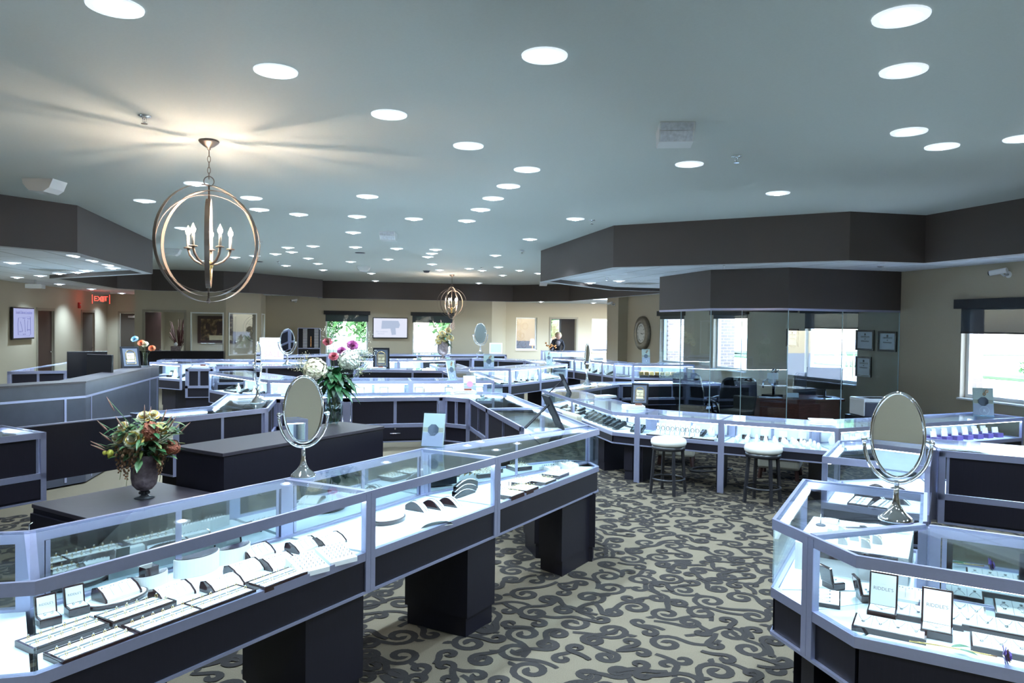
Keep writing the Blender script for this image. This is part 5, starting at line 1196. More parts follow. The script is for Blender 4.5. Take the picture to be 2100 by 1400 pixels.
T = thing('dried_plant', 'dried reddish branches in a pot seen through the interior doorway', 'plant', (-4.45, 24.6, 0)); b = B()
for k in range(60):
    a = FR.uniform(0, 2*PI); r_ = FR.uniform(.05, .38); z = FR.uniform(1.4, 2.0); b.tube([(0, 0, .9), (r_*.4*math.cos(a), r_*.4*math.sin(a), 1.2), (r_*math.cos(a), r_*math.sin(a), z)], .008, 4)
obj('branches', b, M.setdefault('twigred', mat('dried_twig', (.10, .03, .025), .8)), T); obj('pot', B().lathe([(.12, 0), (.16, .45), (.13, .9)], 20), 'mercury', T)
# painting and round decor in the block room
T = wall_frame('painting', 'dark framed painting of a stone courtyard seen through the left interior window', 'painting', mX(-3.72, 27.39, 1.60, 0), 1.25, .95, 'dkdoor', 'slate', .05, .10)
m = bpy.data.materials.new('courtyard_paint'); m.use_nodes = True; n = m.node_tree.nodes; l = m.node_tree.links; tc = n.new('ShaderNodeTexCoord'); nz = n.new('ShaderNodeTexNoise'); nz.inputs['Scale'].default_value = 7; nz.inputs['Detail'].default_value = 7; l.new(tc.outputs['Object'], nz.inputs[0])
cr_ = n.new('ShaderNodeValToRGB'); cr_.color_ramp.elements[0].position = .35; cr_.color_ramp.elements[0].color = (.02, .015, .01, 1); cr_.color_ramp.elements[1].position = .7; cr_.color_ramp.elements[1].color = (.42, .30, .14, 1); e = cr_.color_ramp.elements.new(.52); e.color = (.12, .07, .035, 1)
l.new(nz.outputs[0], cr_.inputs[0]); l.new(cr_.outputs[0], n['Principled BSDF'].inputs['Base Color']); M['paintart'] = m
obj('canvas', B().box((0, -.014, 0), (1.06, .006, .76)), 'paintart', T); obj('painted_doorway', B().box((.1, -.019, .08), (.2, .004, .42)).box((-.3, -.019, .1), (.14, .004, .2)), 'dkdoor', T); obj('painted_path', B().prism([(-.25, -.019), (.48, -.019), (.48, -.0175), (-.25, -.0175)], -.36, -.2), 'cert', T)
T = thing('wall_medallion', 'large round iron wall medallion seen through the right interior window', 'wall decor'); T.matrix_world = mX(-2.35, 27.39, 1.65, 0); b = B()
for R in (.2, .42, .5): b.tube([(R*math.cos(2*PI*k/40), -.03, R*math.sin(2*PI*k/40)) for k in range(40)], .012, 6, True)
for k in range(10): a = 2*PI*k/10; b.tube([(.2*math.cos(a), -.03, .2*math.sin(a)), (.42*math.cos(a+.2), -.03, .42*math.sin(a+.2))], .01, 5)
obj('ironwork', b, 'antique', T)
# scroll ironwork and lamp in the alcove room
T = thing('wall_scroll_panel', 'dark panel with looping iron scrollwork behind the alcove window', 'wall decor'); T.matrix_world = mX(8.15, 31.19, 1.55, 0)
obj('panel', B().box((0.1, -.012, 0), (1.7, .02, 1.5)), 'slate', T); b = B()
for k in range(14): cx_, cz_, R = FR.uniform(-.3, .3), -.55+.085*k, FR.uniform(.1, .2); b.tube([(cx_+R*math.cos(2*PI*j/20), -.035, cz_+R*1.1*math.sin(2*PI*j/20)) for j in range(20)], .011, 5, True)
obj('scrollwork', b, 'black', T)
T = thing('table_lamp', 'small lamp with a warm shade in the alcove window', 'lamp', (8.15, 28.9, .92)); M['lampshade'] = mat('lampshade', (.7, .45, .3), .8, emit=(1, .55, .32), es=1.2)
obj('lamp_shade', B().lathe([(.07, .42), (.13, .15)], 20), 'lampshade', T); obj('base', B().lathe([(.07, 0), (.02, .03), (.015, .15)], 16), 'gold', T)
tag(obj('side_table', B().box((8.1, 28.95, .89), (.7, .4, .05)).box((8.1, 28.95, .43), (.1, .1, .86)), 'white'), 'narrow white table with the lamp behind the alcove window', 'table')
# watch cabinet near the back wall
T = thing('watch_tower', 'tall dark display cabinet with rows of pale cards, left of the back window', 'cabinet', (-.58, 25.9, 0)); obj('carcass', B().box((0, 0, .85), (.72, .5, 1.7)), 'wood', T)
obj('metal_band', B().box((0, -.255, 1.02), (.74, .02, .03)).box((0, -.255, 1.70), (.74, .02, .02)).box((-.36, -.255, .85), (.02, .02, 1.7)).box((.36, -.255, .85), (.02, .02, 1.7)), 'alu', T)
b = B()
for x in (-.13, .24):
    for k in range(16): b.box((x, -.257, 1.06+.04*k), (.14, .012, .022))
obj('card_rows', b, 'paper', T); obj('copper_strip', B().box((.06, -.258, 1.25), (.03, .012, .35)), 'rosegold', T)

# ------------------------------------------------------------------ jewellery trays, boxes and stands
M['pad'] = mat('white_leatherette_pad', (.80, .82, .82), .5); M['padgrey'] = mat('pad_slot', (.16, .18, .19), .6); M['violet'] = mat('violet_case', (.12, .08, .32), .35); M['greengold'] = mat('green_gold_leafing', (.25, .42, .12), .3, .6); M['amethyst'] = mat('violet_petal', (.22, .13, .48), .3)
A45 = PI/4; UB = V(math.cos(A45), math.sin(A45)); UD = V(-math.sin(A45), math.cos(A45))
TALLY = {}
def place(proto, used, x, y, z, rz, label, group=None, s=None):
    """first time moves the prototype itself, then copies it"""
    if not used: 
        proto.location = (x, y, z); proto.rotation_euler = (0, 0, rz); proto['label'] = label
        if group: proto['group'] = group
        if s: proto.scale = (s,)*3
        used.append(1); return proto
    return dup(proto, (x, y, z), rz, label, group, s)
class Kind:
    def __init__(k, make): k.make = make; k.p = None; k.u = []
    def __call__(k, x, y, z, rz, label, group=None, s=None):
        if k.p is None: k.p = k.make()
        return place(k.p, k.u, x, y, z, rz, label, group, s)
def mk_ring():
    b = B(); b.tube([(0, .0075*math.cos(2*PI*k/12), .009+.0075*math.sin(2*PI*k/12)) for k in range(12)], .0013, 5, True); b.mi = 1; b.ball((0, 0, .0185), .0036, .8, 6, 4)
    return tag(obj('ring', b, ['gold', 'diamond']), 'ring', 'ring')
def mk_tray():
    T = thing('ring_tray', 'tray', 'jewellery tray'); w, d, h = .265, .125, .022
    b = B(); b.box((0, 0, .009), (w, d, .018)); t = .009
    for y in (-d/2+t/2, d/2-t/2): b.box((0, y, .0195), (w, t, .003+.004))
    for x in (-w/2+t/2, w/2-t/2): b.box((x, 0, .0195), (t, d-2*t, .007))
    obj('tray_base', b, 'dkbrown', T); p = B(); p.box((0, 0, .0195), (w-2*t, d-2*t, .003))
    for k in range(3): p.box(((k-1)*.083, -.030, .0215), (.070, .026, .004)).box(((k-1)*.083, .030, .0215), (.070, .026, .004))
    obj('ring_pad', p, 'pad', T); s = B()
    for k in range(3):
        for j in (-1, 1): s.box(((k-1)*.083, j*.0125, .0218), (.074, .009, .004))
    obj('ring_slot', s, 'padgrey', T)
    return T
def mk_ramp():
    T = thing('earring_ramp', 'ramp', 'jewellery ramp'); w = .155
    prof = [(-.052, 0), (-.050, .012), (-.02, .036), (.02, .050), (.045, .044), (.052, .02), (.05, 0)]
    def ex(x0, x1, k, m_, nm):
        b = B(); vs = [[b.bm.verts.new((x, y*k, z*k)) for y, z in prof] for x in (x0, x1)]; b._f(vs[0]); b._f(vs[1][::-1])
        for i in range(7): b._f([vs[0][i], vs[0][(i+1) % 7], vs[1][(i+1) % 7], vs[1][i]])
        return obj(nm, b, m_, T)
    ex(-w/2, -w/2+.008, 1, 'dkbrown', 'end_cheek'); ex(w/2-.008, w/2, 1, 'dkbrown', 'end_cheek'); ex(-w/2+.0085, w/2-.0085, .95, 'pad', 'ramp_pad')
    b = B(); g = B()
    for k in range(4):
        x = -.054+.036*k
        b.ball((x-.006, .004, .046), .0028, 1, 5, 4); b.ball((x+.006, .004, .046), .0028, 1, 5, 4)
    for k in range(3): g.box((-.036+.036*k, -.024, .034), (.0012, .045, .001), rx=.66)
    obj('stud_pairs', b, 'diamond', T); obj('pad_seam', g, 'padgrey', T)
    return T
def mk_necktray():
    T = thing('necklace_tray', 'tray', 'jewellery tray'); w, d = .25, .15
    b = B(); b.box((0, 0, .010), (w, d, .020)); obj('tray_base', b, 'dkbrown', T); p = B(); p.box((0, 0, .021), (w-.014, d-.014, .004)); obj('necklace_pad', p, 'pad', T)
    c = B()
    for k in range(4):
        x = -.09+.06*k; c.tube([(x-.022, .055, .0245), (x-.012, .012, .0245), (x, -.012, .0245), (x+.012, .012, .0245), (x+.022, .055, .0245)], .0009, 4); c.ball((x, -.02, .026), .007, .5, 6, 4)
    obj('necklace_row', c, 'silver', T); g = B()
    for k in range(3): g.box((-.06+.06*k, 0, .0233), (.0015, d-.02, .001))
    obj('pad_seam', g, 'padgrey', T)
    return T
def mk_giftbox(tall=False):
    T = thing('necklace_box' if tall else 'ring_box', 'box', 'gift box'); w, d, lid = (.105, .085, .135) if tall else (.075, .065, .075)
    obj('box_base', B().box((0, 0, .016), (w, d, .032)), 'dkbrown', T, bevel=.003)
    obj('satin_pad', B().box((0, 0, .0335), (w-.014, d-.014, .004)), 'pad', T)
    L = obj('lid', B().box((0, .006, lid/2), (w, .014, lid)), 'dkbrown', T, bevel=.003); L.location = (0, d/2-.008, .030); L.rotation_euler = (-.22, 0, 0)
    obj('lid_lining', B().box((0, -.002, lid/2), (w-.014, .003, lid-.014)), 'white', L)
    if tall: obj('diamond_mark', B().prism([(-.008, -.0), (0, -.0), (.008, 0), (.006, .0001), (-.006, .0001)], 0, .0003), 'padgrey', L).location = (0, -.0042, lid*.66)
    text_part('lettering', "RIDDLE'S" , .0185 if tall else .0122, 'padgrey', L, (0, -.0040, lid*.52), (PI/2, 0, 0), .0002)
    b = B()
    if tall: b.tube([(-.03, .025, .037), (-.012, 0, .037), (0, -.016, .037), (.012, 0, .037), (.03, .025, .037)], .0009, 4); b.ball((0, -.02, .039), .006, .6, 6, 4)
    else: b.ball((-.012, 0, .041), .006, 1, 6, 4); b.ball((.012, 0, .041), .006, 1, 6, 4)
    obj('pendant' if tall else 'ear_studs', b, 'diamond', T)
    return T
def mk_pin():
    T = thing('ring_pin_block', 'block', 'ring block'); w, d = .145, .150
    b = B(); vs = [b.bm.verts.new(p) for p in ((-w/2, -d/2, 0), (w/2, -d/2, 0), (w/2, d/2, 0), (-w/2, d/2, 0), (-w/2, -d/2, .022), (w/2, -d/2, .022), (w/2, d/2, .058), (-w/2, d/2, .058))]
    for q in ((0, 3, 2, 1), (4, 5, 6, 7), (0, 1, 5, 4), (1, 2, 6, 5), (2, 3, 7, 6), (3, 0, 4, 7)): b._f([vs[i] for i in q])
    obj('wedge', b, 'pad', T); s = B()
    for i in range(6):
        for j in range(6):
            x = -.055+.022*i; y = -.055+.022*j; z = .040+.036*y/d; s.tube([(x, y, z), (x, y+.002, z+.014)], .0022, 5)
    o = obj('ring_pins', s, 'silver', T)
    o2 = obj('pad_border', B().box((0, 0, 0), (w-.012, .0012, .001)), 'padgrey', T); o2.location = (0, -d/2+.008, .0245)
    return T
def mk_quarter():
    T = thing('ring_stand', 'stand', 'ring stand'); b = B(); n = 10; r = .040
    pts = [(0, 0)]+[(-r*math.cos(PI/2*k/n), r*math.sin(PI/2*k/n)) for k in range(n+1)]
    vs = [[b.bm.verts.new((x, y, z)) for x, z in pts] for y in (-.008, .008)]; b._f(vs[0]); b._f(vs[1][::-1]); N = len(pts)
    for i in range(N): b._f([vs[0][i], vs[0][(i+1) % N], vs[1][(i+1) % N], vs[1][i]])
    obj('curved_holder', b, 'pad', T); obj('ring', B().tube([(-.026+.009*math.cos(2*PI*k/12), 0, .028+.009*math.sin(2*PI*k/12)) for k in range(12)], .0015, 5, True), 'gold', T)
    return T
def mk_wedge():
    T = thing('bracelet_ramp', 'ramp', 'jewellery ramp'); r = .12; h = .045; n = 10
    prof = [(0, 0)]+[(r*k/n, h*math.sin(PI*(.18+.82*k/n))) for k in range(n+1)]+[(r, 0)]
    def ex(w, k, m_, nm, dz=0):
        b = B(); N = len(prof); vs = [[b.bm.verts.new((s*w/2, y, z*k+dz)) for y, z in prof] for s in (-1, 1)]; b._f(vs[0]); b._f(vs[1][::-1])
        for i in range(N): b._f([vs[0][i], vs[0][(i+1) % N], vs[1][(i+1) % N], vs[1][i]])
        return obj(nm, b, m_, T)
    ex(.05, 1, 'dkbrown', 'ramp_body'); 
    b = B(); row = [(y, h*math.sin(PI*(.18+.82*y/r))+.001) for y in [r*k/10 for k in range(11)]]
    for (y0, z0), (y1, z1) in zip(row, row[1:]): b.quad((-.021, y0, z0), (.021, y0, z0), (.021, y1, z1), (-.021, y1, z1))
    obj('white_strap_pad', b, 'pad', T); obj('bracelet', B().tube([(0, y, z+.002) for y, z in row], .002, 5), 'silver', T)
    return T
def mk_riser():
    T = thing('display_riser', 'riser', 'riser'); n = 20; h = .06
    P = [(.085*math.cos(PI*k/n), -.055*math.sin(PI*k/n)) for k in range(n+1)]
    obj('drum', B().prism([(p[0], p[1]) for p in P], 0, h), 'pad', T); obj('gloss_top', B().prism([(p[0]*.95, p[1]*.95-.001) for p in P], h, h+.003), 'dkbrown', T); return T
def mk_bust():
    T = thing('necklace_bust', 'bust', 'jewellery bust'); obj('form', B().lathe([(.035, 0), (.04, .02), (.05, .06), (.018, .10), (.015, .13)], 14, sy=.5), 'pad', T)
    obj('chain', B().tube([(-.016, -.012, .11), (-.02, -.03, .07), (0, -.036, .045), (.02, -.03, .07), (.016, -.012, .11)], .0015, 4), 'gold', T); return T
def mk_black():
    T = thing('watch_ramp', 'ramp', 'jewellery ramp'); o = B().box((0, 0, .03), (.05, .13, .03), rx=.38); obj('slope', o, 'black', T); obj('watch', B().box((0, -.0, .048), (.034, .035, .008), rx=.38).box((0, 0, .046), (.018, .12, .004), rx=.38), 'silver', T); return T
def mk_whiteramp():
    T = thing('watch_stand', 'stand', 'watch stand'); obj('slope', B().box((0, 0, .07), (.045, .03, .14), rx=-.35), 'pad', T); obj('watch', B().tube([(.02*math.cos(2*PI*k/14), -.018, .085+.026*math.sin(2*PI*k/14)) for k in range(14)], .004, 5, True), 'dkbrown', T); return T
def mk_cone():
    T = thing('ring_cone', 'cone', 'ring cone'); obj('cone', B().lathe([(.022, 0), (.010, .055), (.004, .06)], 14), 'pad', T); obj('ring', B().lathe([(.012, .035), (.015, .038), (.012, .041)], 12), 'silver', T); return T
def mk_smallbox(col='dkbrown', top='pad', nm='jewel_box'):
    T = thing(nm, 'box', 'gift box'); obj('box_base', B().box((0, 0, .018), (.06, .05, .036)), col, T); obj('open_lid', B().box((0, .03, .055), (.06, .008, .05), rx=-.2), top, T); return T
ring, tray, ramp, neck, gift, gtall, pin, quarter, wedge, riser, bust, bramp, wstand, cone = [Kind(f) for f in (mk_ring, mk_tray, mk_ramp, mk_necktray, mk_giftbox, lambda: mk_giftbox(True), mk_pin, mk_quarter, mk_wedge, mk_riser, mk_bust, mk_black, mk_whiteramp, mk_cone)]
sbox = Kind(mk_smallbox); vbox = Kind(lambda: mk_smallbox('violet', 'white', 'violet_box')); kbox = Kind(lambda: mk_smallbox('black', 'gold', 'black_gold_box'))
# --- nearest section of the long case
RZ = A45
TR = [((-0.92, 2.955), 'leftmost'), ((-0.79, 2.83), 'front left'), ((-0.72, 3.14), 'second from left in the back line'), ((-0.60, 3.02), 'second from left along the glass'), ((-0.42, 3.20), 'third along the glass'), ((-0.20, 3.40), 'fourth along the glass')]
for (x, y), w in TR:
    tray(x, y, DT, RZ, 'dark ring tray with white pads, %s' % w)
    for i in range(6):
        for j in (-1, 1):
            u = -.104+.0415*i; v_ = j*.030; p = V(x, y)+UB*u+UD*v_
            ring(p.x, p.y, DT+.0225, RZ, 'gold ring with bright stone in the tray %s' % (w if 'glass' in w or 'back' in w else w+' of the nearest case'), 'rings in the tray %s' % w)
RP = [((-0.83, 3.30), 'on the oval platform'), ((-0.62, 3.30), 'right of the one on the oval platform'), ((-0.43, 3.36), 'in the middle of the nearest case'), ((-0.36, 3.55), 'behind the middle one'), ((-.32, 3.47), None), ((-0.22, 3.62), 'left of the pin blocks'), ((-0.33, 3.80), 'at the back behind the risers'), ((-0.11, 3.86), 'farther right at the back'), ((0.02, 3.92), 'just left of the last at the back'), ((.06, 4.06), None)]
for (x, y), w in RP:
    if w: ramp(x, y, DT+(.022 if 'oval' in w and 'right' not in w else 0), RZ, 'small white earring ramp with dark ends, ' + w)
pf = thing('oval_platform', 'oval brown edged white platform carrying an earring ramp, nearest case', 'platform', (-.83, 3.30, DT), RZ); obj('rim', B().lathe([(.125, 0), (.13, .014), (.128, .018)], 40, sy=.6), 'dkbrown', pf); obj('pad', B().lathe([(.12, .018), (.119, .0205)], 40, sy=.6), 'pad', pf)
riser(-.74, 3.47, DT, RZ, 'shortest white half drum riser with a brown top, nearest case', s=.9); riser(-.58, 3.62, DT, RZ, 'tall white half drum riser in the middle of the three', s=1.35); riser(-.44, 3.76, DT, RZ, 'white half drum riser at the right of the three', s=1.15)
sbox(-.74, 3.44, DT+.057, RZ, 'open brown ring box standing on the shortest riser')
pin(-.08, 3.52, DT, RZ-.25, 'white slanted ring pin block, left one of the pair'); pin(.05, 3.64, DT, RZ-.25, 'white slanted ring pin block, right one of the pair')
gift(-1.015, 3.10, DT, RZ-.2, 'open brown earring box with white lining, left one of the pair at the corner'); gift(-.945, 3.19, DT, RZ-.2, 'open brown earring box with white lining, right one of the pair at the corner')
# --- middle section
pf = thing('oval_platform', 'half oval white platform with a brown edge in the middle section of the long case', 'platform', (.36, 4.30, DT), RZ); obj('rim', B().lathe([(.115, 0), (.12, .02), (.118, .026)], 40, sy=.62), 'dkbrown', pf); obj('pad', B().lathe([(.11, .026), (.109, .0285)], 40, sy=.62), 'pad', pf)
for k, (x, y) in enumerate([(.50, 4.58), (.61, 4.61), (.72, 4.65)]): wedge(x, y, DT, math.radians(-135), 'curved bracelet ramp with a white strap, %s of the row of three' % ('left', 'middle', 'right')[k], s=1.2)
T = thing('curved_display', 'white arched necklace display lying in the middle section of the long case', 'jewellery display', (.60, 4.19, DT), RZ-.5); b = B(); n = 10
for k in range(n):
    a0, a1 = PI*k/n, PI*(k+1)/n; b.quad((-.10*math.cos(a0), -.06, .032*math.sin(a0)), (-.10*math.cos(a1), -.06, .032*math.sin(a1)), (-.10*math.cos(a1), .06, .032*math.sin(a1)), (-.10*math.cos(a0), .06, .032*math.sin(a0)))
b.box((0, 0, .001), (.2, .12, .002)); obj('arch', b, 'pad', T); obj('fine_chain', B().tube([(-.05, -.02, .030), (0, -.03, .0345), (.05, -.02, .030)], .001, 4), 'silver', T)
for k in range(3):
    T = thing('bracelet_holder', 'long black bracelet holder with a sparkling strip, %s of the stepped three' % ('lowest', 'middle', 'highest')[k], 'bracelet holder', (.90+.015*k, 4.86+.035*k, DT+.022*k*1.2), RZ); b = B(); pts = [(-.12+.024*i, 0, .010+.028*math.sin(PI*i/10)) for i in range(11)]
    for p, q in zip(pts, pts[1:]): b.quad((p[0], -.02, p[2]), (q[0], -.02, q[2]), (q[0], .02, q[2]), (p[0], .02, p[2])); b.quad((p[0], -.02, p[2]), (q[0], -.02, q[2]), (q[0], -.02, -.02*k), (p[0], -.02, -.02*k)); b.quad((p[0], .02, p[2]), (q[0], .02, q[2]), (q[0], .02, -.02*k), (p[0], .02, -.02*k))
    obj('body', b, 'black', T); obj('bracelet', B().tube([(p[0], -.008, p[2]+.003) for p in pts], .005, 6), 'diamond', T)
T = thing('jewellery_tree', 'small white coral-like jewellery tree behind the half oval platform', 'jewellery tree', (.33, 4.66, DT), 0); b = B(); b.lathe([(.025, 0), (.02, .005), (.006, .02), (.005, .06)], 12)
for k in range(9): a = 2*PI*k/9; b.tube([(0, 0, .05), (.03*math.cos(a), .03*math.sin(a), .08), (.05*math.cos(a+.3), .05*math.sin(a+.3), .085+.008*(k % 3))], .003, 5)
obj('branches', b, 'pad', T)
# --- right end section
def sq_tray():
    T = thing('ring_tray_square', 'tray', 'jewellery tray'); obj('tray_base', B().box((0, 0, .014), (.17, .15, .028)), 'dkbrown', T); obj('ring_pad', B().box((0, 0, .029), (.158, .138, .004)), 'pad', T); return T
stray = Kind(sq_tray)
SQ = [((1.19, 4.76), 'at the left post'), ((1.33, 4.90), 'second along the front glass'), ((1.53, 5.12), 'third along the front glass'), ((1.37, 5.12), 'left in the back line'), ((1.70, 5.33), 'farthest right along the front glass')]
for (x, y), w in SQ:
    stray(x, y, DT, RZ, 'square dark ring tray, %s of the end section' % w)
    for i in range(5):
        for j in range(4):
            p = V(x, y)+UB*(-.06+.03*i)+UD*(-.05+.033*j); ring(p.x, p.y, DT+.031, RZ, 'ring in the square tray %s of the end section' % w, 'rings in the square tray %s' % w)
pin(1.72, 5.60, DT, RZ, 'white ring pin block at the back of the end section'); pin(1.9, 5.66, DT, RZ, 'white ring pin block at the far right corner of the end section')
for k in range(4): quarter(1.20+.03*k, 5.02+.03*k, DT, RZ+.5, 'white ring stand in the row behind the left post of the end section', 'ring stands behind the left post')
# --- corner section at the far left edge
riser(-1.45, 3.12, DT, 0, 'white half drum riser in the bent case end at the left edge'); neck(-1.32, 2.85, DT, .2, 'necklace tray in the bent case end at the left edge')
# --- right island, front section
RD = -A45
def N_(p, lab, f=neck, rz=RD, z=DT, s=None): f(p[0], p[1], z, rz, lab, None, s)
N_((2.10, 2.35), 'necklace tray at the front glass, left of the two open boxes'); N_((2.34, 2.42), 'necklace tray in the middle of the right island case, second row'); N_((2.50, 2.46), 'necklace tray in the third row of the right island case', s=.95); N_((2.52, 2.27), 'necklace tray behind the lying violet rose', s=1.05); N_((2.40, 2.10), 'front necklace tray beside the bloom of the violet rose', s=1.0)
N_((2.70, 2.10), 'necklace tray at the right edge of the right island case'); N_((2.76, 2.33), 'necklace tray against the mirrored back of the right island case')
N_((2.17, 2.47), 'open brown necklace box with lettering, left one of the standing boxes', gtall); N_((2.24, 2.27), 'open brown necklace box with lettering, middle one of the standing boxes', gtall); N_((2.50, 2.02), 'open brown necklace box with lettering, cut by the right edge', gtall)
N_((2.07, 2.68), 'small necklace tray beside the corner post of the right island', s=.75, rz=.9); N_((2.24, 2.64), 'open dark box lying behind the left standing box', gift, rz=1.2); N_((2.20, 2.80), 'small box at the back of the corner section', gift, rz=1.6); N_((2.42, 2.62), 'earring ramp at the back of the right island corner', ramp)
T = thing('preserved_rose', 'violet dipped rose with gold stem lying along the front glass', 'rose', (2.08, 2.23, DT+.014), RD+.02)
obj('stem', B().tube([(0, 0, 0), (.10, .005, .004), (.2, 0, .006), (.27, -.006, .008)], .0032, 6), 'gold', T); b = B(); leaf(b, (.13, .004, .006), (.9, .35, .25), .07, .026, .2); leaf(b, (.15, 0, .006), (1, -.4, .1), .07, .02, .1); obj('leaves', b, 'lf3', T)
peony((.285, -.006, .016), (1, -.05, .15), .034, 'amethyst', 'gold', T)
# --- right island arm: raised white platform with curved stands
UBx = lambda b_, d_: bd(b_, d_)
tag(obj('raised_platform', B().prism([UBx(3.72, .62), UBx(3.72, .14), UBx(4.28, .14), UBx(4.28, .62)], DT, DT+.13), 'pad'), 'raised white platform carrying the curved ring stands, right island arm', 'platform')
zp = DT+.13
for k, (b_, d_) in enumerate([(3.80, .54), (3.80, .44), (3.80, .34), (3.90, .50), (3.90, .40), (3.90, .30), (3.98, .46), (3.98, .36)]):
    p = bd(b_, d_); quarter(p[0], p[1], zp, A45+PI/2, 'quarter round white ring stand in the rows on the raised platform', 'quarter round ring stands', 1.05)
T = thing('wrist_watch', 'black strap wrist watch lying across pads on the raised platform', 'watch', (*bd(4.12, .36), zp+.012), A45+PI/2+.5); obj('strap', B().box((0, 0, .002), (.17, .018, .004)), 'dkgrey', T); obj('watch_case', B().box((0, 0, .006), (.03, .028, .01)), 'black', T, bevel=.003); obj('dial', B().box((0, 0, .0115), (.02, .018, .001)), 'silver', T)
for k, d_ in enumerate((.52, .30, .18)):
    T = thing('curved_pad', 'white curved jewellery pad behind the watch, ' + ('left', 'middle', 'right')[k], 'jewellery pad', (*bd(4.19, d_), zp), A45+PI/2); b = B()
    for j in range(8): a0, a1 = PI*j/8, PI*(j+1)/8; b.quad((-.035, -.04*math.cos(a0), .022*math.sin(a0)), (.035, -.04*math.cos(a0), .022*math.sin(a0)), (.035, -.04*math.cos(a1), .022*math.sin(a1)), (-.035, -.04*math.cos(a1), .022*math.sin(a1)))
    obj('pad', b, 'pad', T); obj('fine_chains', B().tube([(-.02, -.02, .021), (0, -.024, .020), (.02, -.02, .021)], .0012, 4), 'silver', T)
T = thing('t_bar_stand', 'small white peg stand on a grey disc, left of the watch', 'jewellery stand', (*bd(4.10, .56), zp), 0); obj('disc_base', B().lathe([(.024, 0), (.024, .006)], 20), 'dkgrey', T); obj('peg', B().lathe([(.003, .006), (.003, .05), (.001, .06)], 8), 'pad', T)
p = bd(3.74, .46); tag(obj('dark_ledge', B().box((0, 0, 0), (.40, .02, .05), rz=A45+PI/2), 'dkbrown'), 'dark strip along the front of the raised platform', 'ledge').location = (*bd(3.705, .38), DT+.105)
# --- fill the other cases with what each shows
def fill(i, kinds, n, rows=1, lab='', z=0, fx=(.08, .92), fy=(.25, .7), grp=None, rot=None, s=None):
    c = CASES[i]; f0, f1, r0, r1 = c['f0'], c['f1'], c['r0'], c['r1']; rz = math.atan2(c['df'].y, c['df'].x)
    k = 0
    for j in range(rows):
        for q in range(n):
            t = fx[0]+(fx[1]-fx[0])*(q+.5)/n; u = fy[0]+(fy[1]-fy[0])*((j+.5)/rows if rows > 1 else .5)
            a = lerp(lerp(f0, f1, t), lerp(r0, r1, t), u); K, name = kinds[k % len(kinds)] if not callable(kinds) else kinds(k); k += 1
            K(c['c'].x+a[0], c['c'].y+a[1], c['D']+z, rz+(rot if rot is not None else rnd.uniform(-.15, .15)), '%s in the %s' % (name, lab), '%s in the %s' % (name, lab), s)
idx = {c['label']: i for i, c in enumerate(CASES)}
def F(frag): 
    r_ = [i for l, i in idx.items() if frag in l]; assert r_, frag; return r_[0]
fill(F('with watches on cream stands'), [(wstand, 'watch on a cream slanted stand')], 9, 1, 'case behind the left bar stool', fx=(.15, .7), fy=(.3, .5), s=1.0); fill(F('with watches on cream stands'), [(bust, 'small bust'), (bramp, 'black watch ramp')], 6, 1, 'back of the case behind the left bar stool', fy=(.6, .8), fx=(.3, .95), s=1.1)
fill(F('with watches on cream stands'), [(tray, 'ring tray')], 3, 1, 'front of the case behind the left bar stool', fy=(.1, .3))
fill(F('with white ring cones'), [(cone, 'white ring cone')], 9, 3, 'case behind the right bar stool', fy=(.1, .75), s=1.3); fill(F('with white ring cones'), [(sbox, 'white lined ring box')], 4, 1, 'back of the case behind the right bar stool', fy=(.75, .9), s=1.5)
fill(F('purple ring boxes running'), [(vbox, 'violet ring box')], 14, 2, 'low case at the window wall', fy=(.2, .7), fx=(.1, .97), s=1.5); fill(F('purple ring boxes running'), [(bust, 'dark violet necklace bust')], 6, 1, 'near end of the low case at the window wall', fy=(.6, .8), fx=(.03, .35))
fill(F('black bracelet ramps'), [(bramp, 'black sloping watch ramp')], 7, 1, 'near section of the low case arm', fy=(.2, .5), s=1.5, rot=.3); fill(F('black bracelet ramps'), [(tray, 'flat tray')], 5, 1, 'back of the near section of the low case arm', fy=(.65, .9))
fill(F('with watch trays, left'), [(tray, 'flat watch tray'), (bramp, 'black ramp')], 6, 2, 'far section of the low case arm'); fill(F('short low corner'), [(bramp, 'black ramp')], 2, 1, 'short low corner case', s=1.3)
fill(F('brightly lit display case with necklace busts'), [(bust, 'necklace bust'), (gtall, 'open necklace box'), (sbox, 'small dark box'), (bramp, 'black bangle ramp')], 9, 2, 'centre ring case behind the brochure', fy=(.15, .75), s=1.15)
fill(F('behind the glass flower vase'), [(sbox, 'small dark box'), (bust, 'necklace bust'), (gtall, 'open necklace box')], 8, 1, 'centre ring case behind the flower vase', s=1.2)
fill(F('angled lit display'), [(bramp, 'black ramp'), (tray, 'ring tray')], 6, 2, 'angled case between mirror and vase'); fill(F('with watches, left of the thin'), [(bramp, 'black ramp'), (tray, 'ring tray'), (bust, 'necklace bust')], 9, 2, 'lit case left of the edge-on mirror', s=1.2)
fill(F('with a rose brochure'), [(bust, 'necklace bust'), (sbox, 'dark box'), (bramp, 'black ramp')], 7, 2, 'octagonal ring front case', s=1.2); fill(F('blue lower panel, left'), [(neck, 'necklace tray'), (bust, 'necklace bust'), (sbox, 'dark box')], 6, 2, 'octagonal ring case with blue panel, left section', s=1.1); fill(F('blue lower panel, right'), [(bust, 'pale bust'), (neck, 'necklace tray')], 6, 2, 'octagonal ring case with blue panel, right section', s=1.1)
